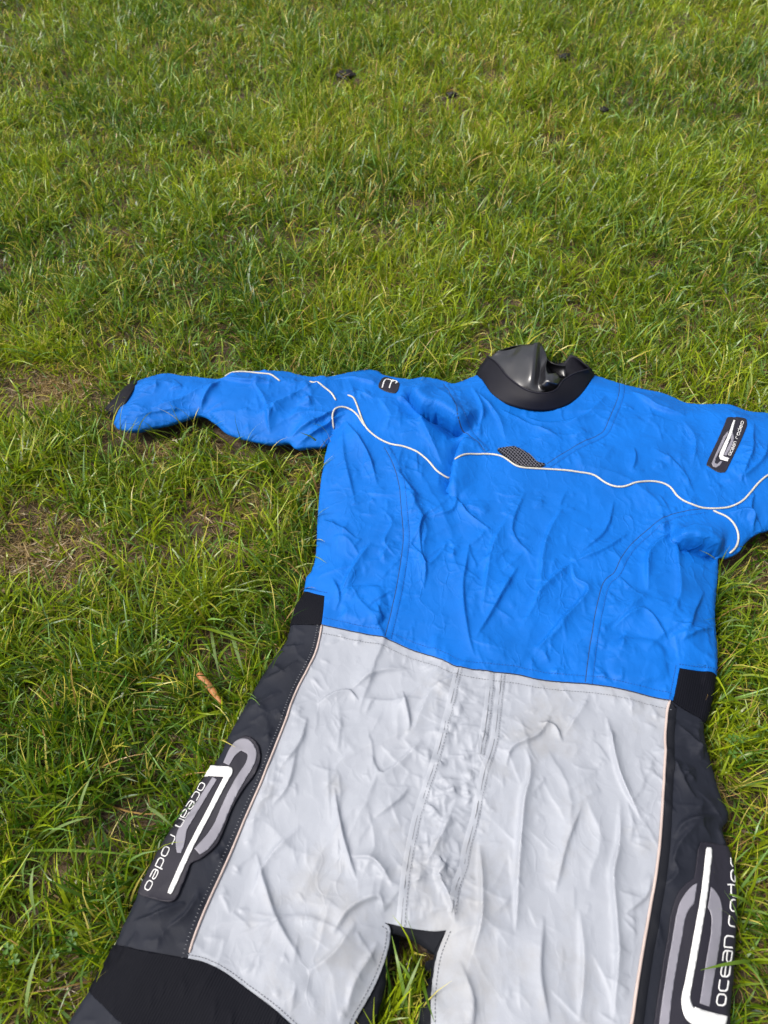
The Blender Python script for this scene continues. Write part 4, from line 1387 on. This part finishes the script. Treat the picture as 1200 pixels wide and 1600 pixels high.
# worn spots: photograph pixel, radius in metres, how bare
BARE = [(45, 615, .09, .9), (110, 605, .06, .8), (60, 850, .10, .85), (130, 862, .07, .75), (20, 870, .07, .9), (245, 735, .035, .9), (372, 868, .028, 1), (400, 790, .035, .7), (250, 700, .04, .7),
        (340, 690, .05, .5), (400, 700, .05, .6), (470, 712, .05, .7), (205, 1300, .04, .6), (60, 1390, .05, .6), (110, 1560, .05, .8), (1150, 880, .04, .8), (1180, 900, .05, .6), (1150, 1090, .04, .6), (541, 122, .06, 1),
        (875, 400, .06, .6), (880, 94, .06, 1), (945, 174, .05, .9), (705, 151, .05, .9), (345, 380, .06, .5), (500, 370, .06, .5), (590, 600, .03, .5), (20, 40, .3, .4), (60, 1100, .05, .5)]
BARE_W = [(unproject([(a, b)], 0.01)[0], r, k) for a, b, r, k in BARE]
def bare(x, y):
    f = np.zeros(len(x))
    for p, r, k in BARE_W:
        wob = 1 + 0.5 * vnoise(x, y, 41, 22.0)
        d = np.hypot(x - p[0], (y - p[1])) / (r * wob)
        f = np.maximum(f, k * sstep(1.25, 0.6, d))
    f = np.maximum(f, 0.75 * sstep(0.45, 0.8, vnoise(x, y, 42, 11.0)) * sstep(2.2, 1.2, y))
    return f

def colours(n, x, y, kind):
    big = vnoise(x, y, 51, 2.3) * 0.6 + vnoise(x, y, 52, 6.0) * 0.4
    r = RNG.random(n)
    g1 = np.array([0.028, 0.086, 0.003]); g2 = np.array([0.232, 0.290, 0.008]); g3 = np.array([0.130, 0.235, 0.055])
    t = np.clip(0.5 + 0.55 * big + RNG.normal(0, 0.34, n), 0, 1)[:, None]
    c = g1 * (1 - t) + g2 * t
    m = (r > 0.86)[:, None]
    c = np.where(m, g3 * (0.8 + 0.5 * RNG.random(n)[:, None]), c)
    if kind == 'straw':
        s1 = np.array([0.44, 0.38, 0.09]); s2 = np.array([0.40, 0.36, 0.05]); s3 = np.array([0.36, 0.22, 0.08])
        u = RNG.random(n)[:, None]
        c = np.where(u < 0.45, s1, np.where(u < 0.8, s2, s3))
    if kind == 'litter':
        u = RNG.random(n)[:, None]
        c = np.where(u < 0.5, np.array([0.30, 0.21, 0.10]), np.array([0.13, 0.088, 0.045]))
    return c * (0.80 + 0.62 * RNG.random(n))[:, None]

def project(x, y, z=0.03):
    dz = -(z - CAM_H)
    depth = y * CP + dz * SP
    return 600 + F * x / depth, 800 - F * (y * SP - dz * CP) / depth, depth

def scatter(y0, y1, dens, pad=0.25):
    """tufted roots inside the camera's ground trapezoid with a margin"""
    def half(y):
        return np.maximum(0.55, (y * CP + CAM_H * SP) * 600 / F + pad)
    W = half(y1)
    area = 2 * W * (y1 - y0)
    nt = int(area * dens / 18)
    tx = RNG.uniform(-W, W, nt); ty = RNG.uniform(y0, y1, nt)
    cnt = RNG.poisson(14, nt)
    ti_ = np.repeat(np.arange(nt), cnt)
    sg = RNG.uniform(0.006, 0.02, nt)[ti_]
    ox = RNG.normal(0, 1, len(ti_)) * sg; oy = RNG.normal(0, 1, len(ti_)) * sg
    taz = RNG.uniform(0, 2 * math.pi, nt)[ti_]
    az = np.where(RNG.random(len(ti_)) < 0.55, np.arctan2(oy, ox) + RNG.normal(0, 0.6, len(ti_)), taz + RNG.normal(0, 0.5, len(ti_)))
    th = RNG.uniform(0.75, 1.25, nt)[ti_]
    x = tx[ti_] + ox; y = ty[ti_] + oy
    nu = int(area * dens * 0.25)
    x = np.r_[x, RNG.uniform(-W, W, nu)]; y = np.r_[y, RNG.uniform(y0, y1, nu)]
    az = np.r_[az, RNG.uniform(0, 2 * math.pi, nu)]; th = np.r_[th, RNG.uniform(0.7, 1.1, nu)]
    ok = np.abs(x) < half(y)
    return x[ok], y[ok], az[ok], th[ok]

def keep_off(x, y, az, reach):
    """blades that would grow through the suit lean away from it; those under it are not there"""
    uv = np.stack([x, y], 1)
    s = sdf_at(uv)
    ok = s < 0.007
    tipx, tipy = x + np.cos(az) * reach, y + np.sin(az) * reach
    st = sdf_at(np.stack([tipx, tipy], 1))
    bad = st > 0.004
    # turn: first mirrored, then along the edge
    for k in range(6):
        if not bad.any():
            break
        az = np.where(bad, az + (math.pi if k == 0 else 1.1), az)
        tipx, tipy = x + np.cos(az) * reach, y + np.sin(az) * reach
        bad = sdf_at(np.stack([tipx, tipy], 1)) > 0.004
    ok &= ~bad
    return az, ok

packs = []
def sow(y0, y1, dens, segs, wid, length, pad=0.25):
    x, y, az, th = scatter(y0, y1, dens, pad)
    b = bare(x, y)
    k = RNG.random(len(x)) > b * 0.93
    x, y, az, th, b = x[k], y[k], az[k], th[k], b[k]
    n = len(x)
    hgt = 1 + 0.30 * vnoise(x, y, 61, 4.0) + 0.15 * vnoise(x, y, 62, 13.0)
    L_ = length * np.clip(RNG.normal(1, 0.30, n), 0.35, 1.9) * th * hgt * (1 - 0.45 * b)
    w = wid * np.clip(RNG.normal(1, 0.28, n), 0.45, 1.9)
    lean = np.clip(RNG.normal(0.55, 0.32, n), 0.02, 1.35)
    curl = np.clip(RNG.normal(0.85, 0.5, n), -0.2, 2.0)
    az, ok = keep_off(x, y, az, L_ * 0.75)
    st = RNG.random(n) < (0.105 + 0.13 * np.clip(vnoise(x, y, 53, 3.0) + 0.3, 0, 1))
    col = np.where(st[:, None], colours(n, x, y, 'straw'), colours(n, x, y, 'green'))
    w = np.where(st, w * 0.7, w)
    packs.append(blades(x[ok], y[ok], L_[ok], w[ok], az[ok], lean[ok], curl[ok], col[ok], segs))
    # dead litter lying at the foot of the sward
    m = int(n * 0.16)
    x2, y2, az2, _ = scatter(y0, y1, dens * (0.4 if y0 < 1.5 else 0.2), pad)
    m = len(x2)
    L2 = RNG.uniform(0.015, 0.05, m)
    az2, ok2 = keep_off(x2, y2, az2, L2)
    packs.append(blades(x2[ok2], y2[ok2], L2[ok2], np.full(m, wid * 0.7)[ok2] * RNG.uniform(.5, 1.2, ok2.sum()), az2[ok2], RNG.uniform(1.2, 1.55, ok2.sum()), RNG.normal(0, 0.2, ok2.sum()),
                        colours(m, x2, y2, 'litter')[ok2], 2))

def thatch(n):
    m = 0
    while m < n:
        p, r_, k = BARE_W[RNG.integers(0, 12)]
        q = 40
        x = p[0] + RNG.normal(0, r_ * 0.6, q); y = p[1] + RNG.normal(0, r_ * 0.6, q)
        az = RNG.uniform(0, 6.28, q)
        L_ = RNG.uniform(0.012, 0.045, q)
        az, ok = keep_off(x, y, az, L_)
        ok &= sdf_at(np.stack([x, y], 1)) < -0.01
        col = np.array([0.33, 0.235, 0.12]) * RNG.uniform(0.4, 1.25, (q, 1)) * np.array([1, 1, 0.9])
        packs.append(blades(x[ok], y[ok], L_[ok], RNG.uniform(0.0012, 0.0028, q)[ok], az[ok], RNG.uniform(1.15, 1.55, q)[ok], RNG.normal(0, 0.25, q)[ok], col[ok], 2, z0=gz(x, y)[ok] + RNG.uniform(0, 0.008, q)[ok]))
        m += q
thatch(5200)
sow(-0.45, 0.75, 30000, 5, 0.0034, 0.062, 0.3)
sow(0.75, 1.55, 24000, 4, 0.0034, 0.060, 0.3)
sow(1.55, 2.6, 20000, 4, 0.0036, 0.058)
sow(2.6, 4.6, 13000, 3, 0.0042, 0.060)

# a few long broad wet blades
def single(px0, px1, z1, w, col, bow=0.015, z0=0.02):
    a = P(*px0, z0); b = P(*px1, z1)
    s = np.linspace(0, 1, 8)
    c = a[None] * (1 - s[:, None]) + b[None] * s[:, None]
    c[:, 2] += bow * 4 * s * (1 - s)
    d = b - a; nrm = np.array([-d[1], d[0], 0]) / (np.hypot(d[0], d[1]) + 1e-9)
    wd = 0.5 * w * np.clip(np.minimum(0.5 + 2 * s, 1) * (1 - s ** 3), 0.05, 1)
    V = np.stack([c + nrm * wd[:, None], c - nrm * wd[:, None] + np.array([0, 0, 0.0012])], 1)[None]
    C = np.tile(np.array(col), (1, 8, 2, 1))
    packs.append((V, C))
GR, GP = (0.12, 0.21, 0.02), (0.19, 0.27, 0.09)
single((1172, 1502), (1094, 1516), 0.075, 0.0042, GR, 0.012, 0.045)
single((1175, 1420), (1132, 1396), 0.058, 0.0035, GR, 0.012, 0.03)
single((65, 1312), (150, 1276), 0.06, 0.0050, GP)
single((120, 1290), (152, 1200), 0.07, 0.0050, GP)
single((40, 1590), (70, 1470), 0.06, 0.0052, GP)
single((55, 1430), (55, 1350), 0.06, 0.0052, GP)
single((30, 1330), (240, 1340), 0.05, 0.0045, GR)
single((360, 985), (382, 1058), 0.06, 0.0062, GP)
single((330, 985), (345, 1065), 0.05, 0.0050, GP)
single((230, 1262), (272, 1294), 0.055, 0.0048, GP)
single((20, 1120), (45, 1080), 0.06, 0.0050, GP)
single((1165, 975), (1122, 977), 0.06, 0.0032, GP)
single((1160, 940), (1122, 900), 0.06, 0.0030, GR)
single((640, 1600), (612, 1462), 0.06, 0.0046, GR)
single((620, 1590), (660, 1490), 0.06, 0.0042, GP)
single((655, 1560), (622, 1500), 0.06, 0.0040, GR)

def over_edge(n):
    k = RNG.integers(0, len(FOOT), n)
    p = FOOT[k]
    tg = np.roll(FOOT, -1, axis=0)[k] - p
    tg /= np.linalg.norm(tg, axis=1)[:, None] + 1e-9
    a_ = 0.5 * np.sum(FOOT[:, 0] * np.roll(FOOT[:, 1], -1) - np.roll(FOOT[:, 0], -1) * FOOT[:, 1])
    inw = np.stack([-tg[:, 1], tg[:, 0]], 1) * (1 if a_ > 0 else -1)
    q = p - inw * RNG.uniform(0.002, 0.02, n)[:, None]
    az = np.arctan2(inw[:, 1], inw[:, 0]) + RNG.normal(0, 0.75, n)
    st = RNG.random(n) < 0.15
    col = np.where(st[:, None], colours(n, q[:, 0], q[:, 1], 'straw'), colours(n, q[:, 0], q[:, 1], 'green'))
    V, C = blades(q[:, 0], q[:, 1], RNG.uniform(0.055, 0.11, n), 0.0034 * RNG.uniform(0.5, 1.2, n), az, RNG.uniform(0.05, 0.4, n), RNG.uniform(0.8, 1.7, n), col, 6)
    flat = V.reshape(-1, 3)
    sd_ = sdf_at(flat[:, :2]); top = surf(flat[:, :2])[:, 2]
    bad = ((sd_ > -0.004) & (flat[:, 2] < np.where(sd_ > 0, top + 0.004, 0.058)) & (sd_ > -0.001)).reshape(n, -1).any(1)
    bad |= (sd_ > 0.035).reshape(n, -1).any(1)
    packs.append((V[~bad], C[~bad]))
over_edge(1700)
grass = grass_object('grass', packs, '')
tag(grass, 'damp green lawn grass with straw coloured blades around the suit', 'grass', kind='stuff')

# the lawn goes on outside the picture: tufts scattered by geometry nodes
def tuft(n, seed):
    global RNG
    keep = RNG
    RNG = np.random.default_rng(seed)
    x = RNG.normal(0, 0.07, n); y = RNG.normal(0, 0.07, n)
    st = RNG.random(n) < 0.16
    col = np.where(st[:, None], colours(n, x, y, 'straw'), colours(n, x, y, 'green'))
    V, C = blades(x, y, 0.06 * np.clip(RNG.normal(1, .3, n), .4, 1.8), 0.0042 * np.clip(RNG.normal(1, .25, n), .5, 1.6), RNG.uniform(0, 6.28, n),
                  np.clip(RNG.normal(.55, .3, n), 0, 1.3), np.clip(RNG.normal(.85, .5, n), -.2, 2), col, 3, z0=np.zeros(n))
    o = grass_object('tuft_source', [(V, C)], '')
    COL.objects.unlink(o)
    RNG = keep
    return o
src = bpy.data.collections.new('tuft_sources')
for k in range(4):
    src.objects.link(tuft(260, 70 + k))
tx, ty = RNG.uniform(-6, 6, 12000), RNG.uniform(-3, 8, 12000)
hw = np.maximum(0.55, (ty * CP + CAM_H * SP) * 600 / F) + np.where(ty > 1.55, 0.24, 0.29)
out = (np.abs(tx) > hw - 0.02) | (ty > 4.62) | (ty < -0.47)
out &= sdf_at(np.stack([tx, ty], 1)) < -0.10
pts = np.stack([tx, ty, gz(tx, ty)], 1)[out]
me = bpy.data.meshes.new('grass')
me.from_pydata(pts.tolist(), [], [])
go = bpy.data.objects.new('grass', me)
COL.objects.link(go)
ng = bpy.data.node_groups.new('tufts', 'GeometryNodeTree')
ng.interface.new_socket('Geometry', in_out='INPUT', socket_type='NodeSocketGeometry')
ng.interface.new_socket('Geometry', in_out='OUTPUT', socket_type='NodeSocketGeometry')
gi = ng.nodes.new('NodeGroupInput'); gout = ng.nodes.new('NodeGroupOutput')
ip = ng.nodes.new('GeometryNodeInstanceOnPoints')
ci = ng.nodes.new('GeometryNodeCollectionInfo')
ci.inputs['Collection'].default_value = src
ci.inputs['Separate Children'].default_value = True
ip.inputs['Pick Instance'].default_value = True
rv = ng.nodes.new('FunctionNodeRandomValue'); rv.data_type = 'FLOAT_VECTOR'
rv.inputs[0].default_value = (0, 0, 0); rv.inputs[1].default_value = (0, 0, 6.283)
rs = ng.nodes.new('FunctionNodeRandomValue'); rs.data_type = 'FLOAT'
rs.inputs[2].default_value = 0.8; rs.inputs[3].default_value = 1.2
ng.links.new(gi.outputs[0], ip.inputs['Points'])
ng.links.new(ci.outputs[0], ip.inputs['Instance'])
ng.links.new(rv.outputs[0], ip.inputs['Rotation'])
ng.links.new(rs.outputs[1], ip.inputs['Scale'])
ng.links.new(ip.outputs[0], gout.inputs[0])
md = go.modifiers.new('tufts', 'NODES'); md.node_group = ng
tag(go, 'lawn grass continuing beyond the picture', 'grass', kind='stuff')

# ------------------------------------------------------------------ small things in the grass
M_MUD = plain('wet_dark_soil', (0.004, 0.003, 0.003), 0.6, 0.4, 0.8, 120)
M_EARTH = plain('brown_earth', (0.045, 0.028, 0.019), 0.8, 0.3, 0.8, 120)
M_LEAF = plain('dead_leaf', (0.36, 0.15, 0.05), 0.55, 0.4, 0.3, 200)
def clod(px, r, label, seed):
    import bmesh
    bm = bmesh.new()
    bmesh.ops.create_icosphere(bm, subdivisions=4, radius=1)
    c = P(*px, 0.046)
    rg = random.Random(seed)
    ph = [rg.uniform(0, 6) for _ in range(6)]
    for v in bm.verts:
        n = v.co.copy()
        f = 1 + .22 * math.sin(3 * n.x + ph[0]) * math.sin(4 * n.y + ph[1]) + .16 * math.sin(7 * n.z + ph[2] + 3 * n.x) + .16 * math.sin(11 * n.y + ph[3]) * math.sin(9 * n.x + ph[4]) + .10 * math.sin(19 * n.x + ph[5]) * math.sin(17 * n.z)
        v.co = Vector((n.x * f * r * 1.2, n.y * f * r, n.z * f * r * 0.6))
    me = bpy.data.meshes.new('soil_clod')
    bm.to_mesh(me); bm.free()
    me.materials.append(M_MUD)
    me.polygons.foreach_set('use_smooth', [True] * len(me.polygons))
    o = bpy.data.objects.new('soil_clod', me)
    COL.objects.link(o)
    o.location = c
    if px[1] > 500:
        me.materials[0] = M_EARTH
        o.location.z = 0.022
    tag(o, label, 'soil clod', 'dark soil clods in the lawn')
clod((541, 117), 0.022, 'black soil clod in the far grass, leftmost of the clods at the top', 1)
clod((881, 90), 0.019, 'black soil clod in the far grass, farthest and nearest the top edge', 2)
clod((706, 148), 0.013, 'small grey-black soil clod in the far grass, between the two larger ones', 3)
clod((944, 171), 0.011, 'small dark soil clod in the far grass, rightmost of the clods', 4)
clod((373, 869), 0.012, 'small brown soil clod in the grass left of the blue jacket', 5)

# rolled dead leaf
a, b = P(310, 1052, 0.040), P(346, 1100, 0.032)
V, Fc = [], []
n = 12
dirv = (b - a); Lf = np.linalg.norm(dirv); dirv /= Lf
sidev = np.array([-dirv[1], dirv[0], 0]); sidev /= np.linalg.norm(sidev)
upv = np.cross(dirv, sidev); upv = upv if upv[2] > 0 else -upv
for i in range(n + 1):
    s = i / n
    w = 0.0040 * (0.55 + 0.75 * math.sin(math.pi * min(1, 0.25 + 0.75 * s)))
    c = a + dirv * Lf * s + sidev * 0.0015 * math.sin(3 * s)
    for k in range(7):
        t = (k - 3) / 3
        an = t * 2.0
        V.append(c + sidev * w * math.sin(an) + upv * w * (math.cos(an) - 0.4) * 0.8)
for i in range(n):
    for k in range(6):
        q = i * 7 + k
        Fc.append((q, q + 1, q + 8, q + 7))
lf = mesh_obj('dead_leaf', V, Fc, M_LEAF)
md = lf.modifiers.new('thickness', 'SOLIDIFY'); md.thickness = 0.0006
tag(lf, 'curled orange-brown dead leaf in the grass left of the trouser leg', 'leaf')

# clover leaves among the blades
M_CLOVER = plain('clover_green', (0.05, 0.115, 0.012), 0.5, 0.3)
def clover(px, size, label, seed):
    rg = random.Random(seed)
    base = P(*px, 0.012)
    root = bpy.data.objects.new('clover_plant', None)
    COL.objects.link(root)
    root.location = base
    tag(root, label, 'clover', 'clover plants in the lawn')
    for lf_ in range(3):
        lean = rg.uniform(0, 6.28)
        top = base + np.array([0.014 * math.cos(lean), 0.014 * math.sin(lean), rg.uniform(0.034, 0.042)])
        mid = 0.5 * (base + top) + np.array([0, 0, 0.006])
        V, Fc = tube(catmull(np.array([base, mid, top]), 4), 0.0008, 5)
        mesh_obj('stem', V, Fc, M_CLOVER, root)
        a0 = rg.uniform(0, 6.28)
        for k in range(3):
            an = a0 + k * 2.094
            d_ = np.array([math.cos(an), math.sin(an), 0]); n_ = np.array([-d_[1], d_[0], 0])
            V = [top + np.array([0, 0, 0.0004])]
            for t_, w_ in ((0.35, 0.30), (0.7, 0.50), (1.0, 0.38)):
                for sg_ in (-1, 0, 1):
                    ext = t_ if sg_ else t_ * 0.93
                    V.append(top + size * (d_ * ext + n_ * sg_ * w_) + np.array([0, 0, size * (0.25 * abs(sg_) + 0.15 * t_)]))
            Fc = [(0, 2, 1), (0, 3, 2), (1, 2, 5, 4), (2, 3, 6, 5), (4, 5, 8, 7), (5, 6, 9, 8)]
            mesh_obj('leaflet', V, Fc, M_CLOVER, root)
clover((1135, 1184), 0.0065, 'small clover in the grass right of the black hip rib', 1)
clover((112, 1484), 0.0065, 'small clover in the grass just left of the knee rib', 2)
clover((24, 1512), 0.007, 'small clover at the left edge near the bottom corner', 3)
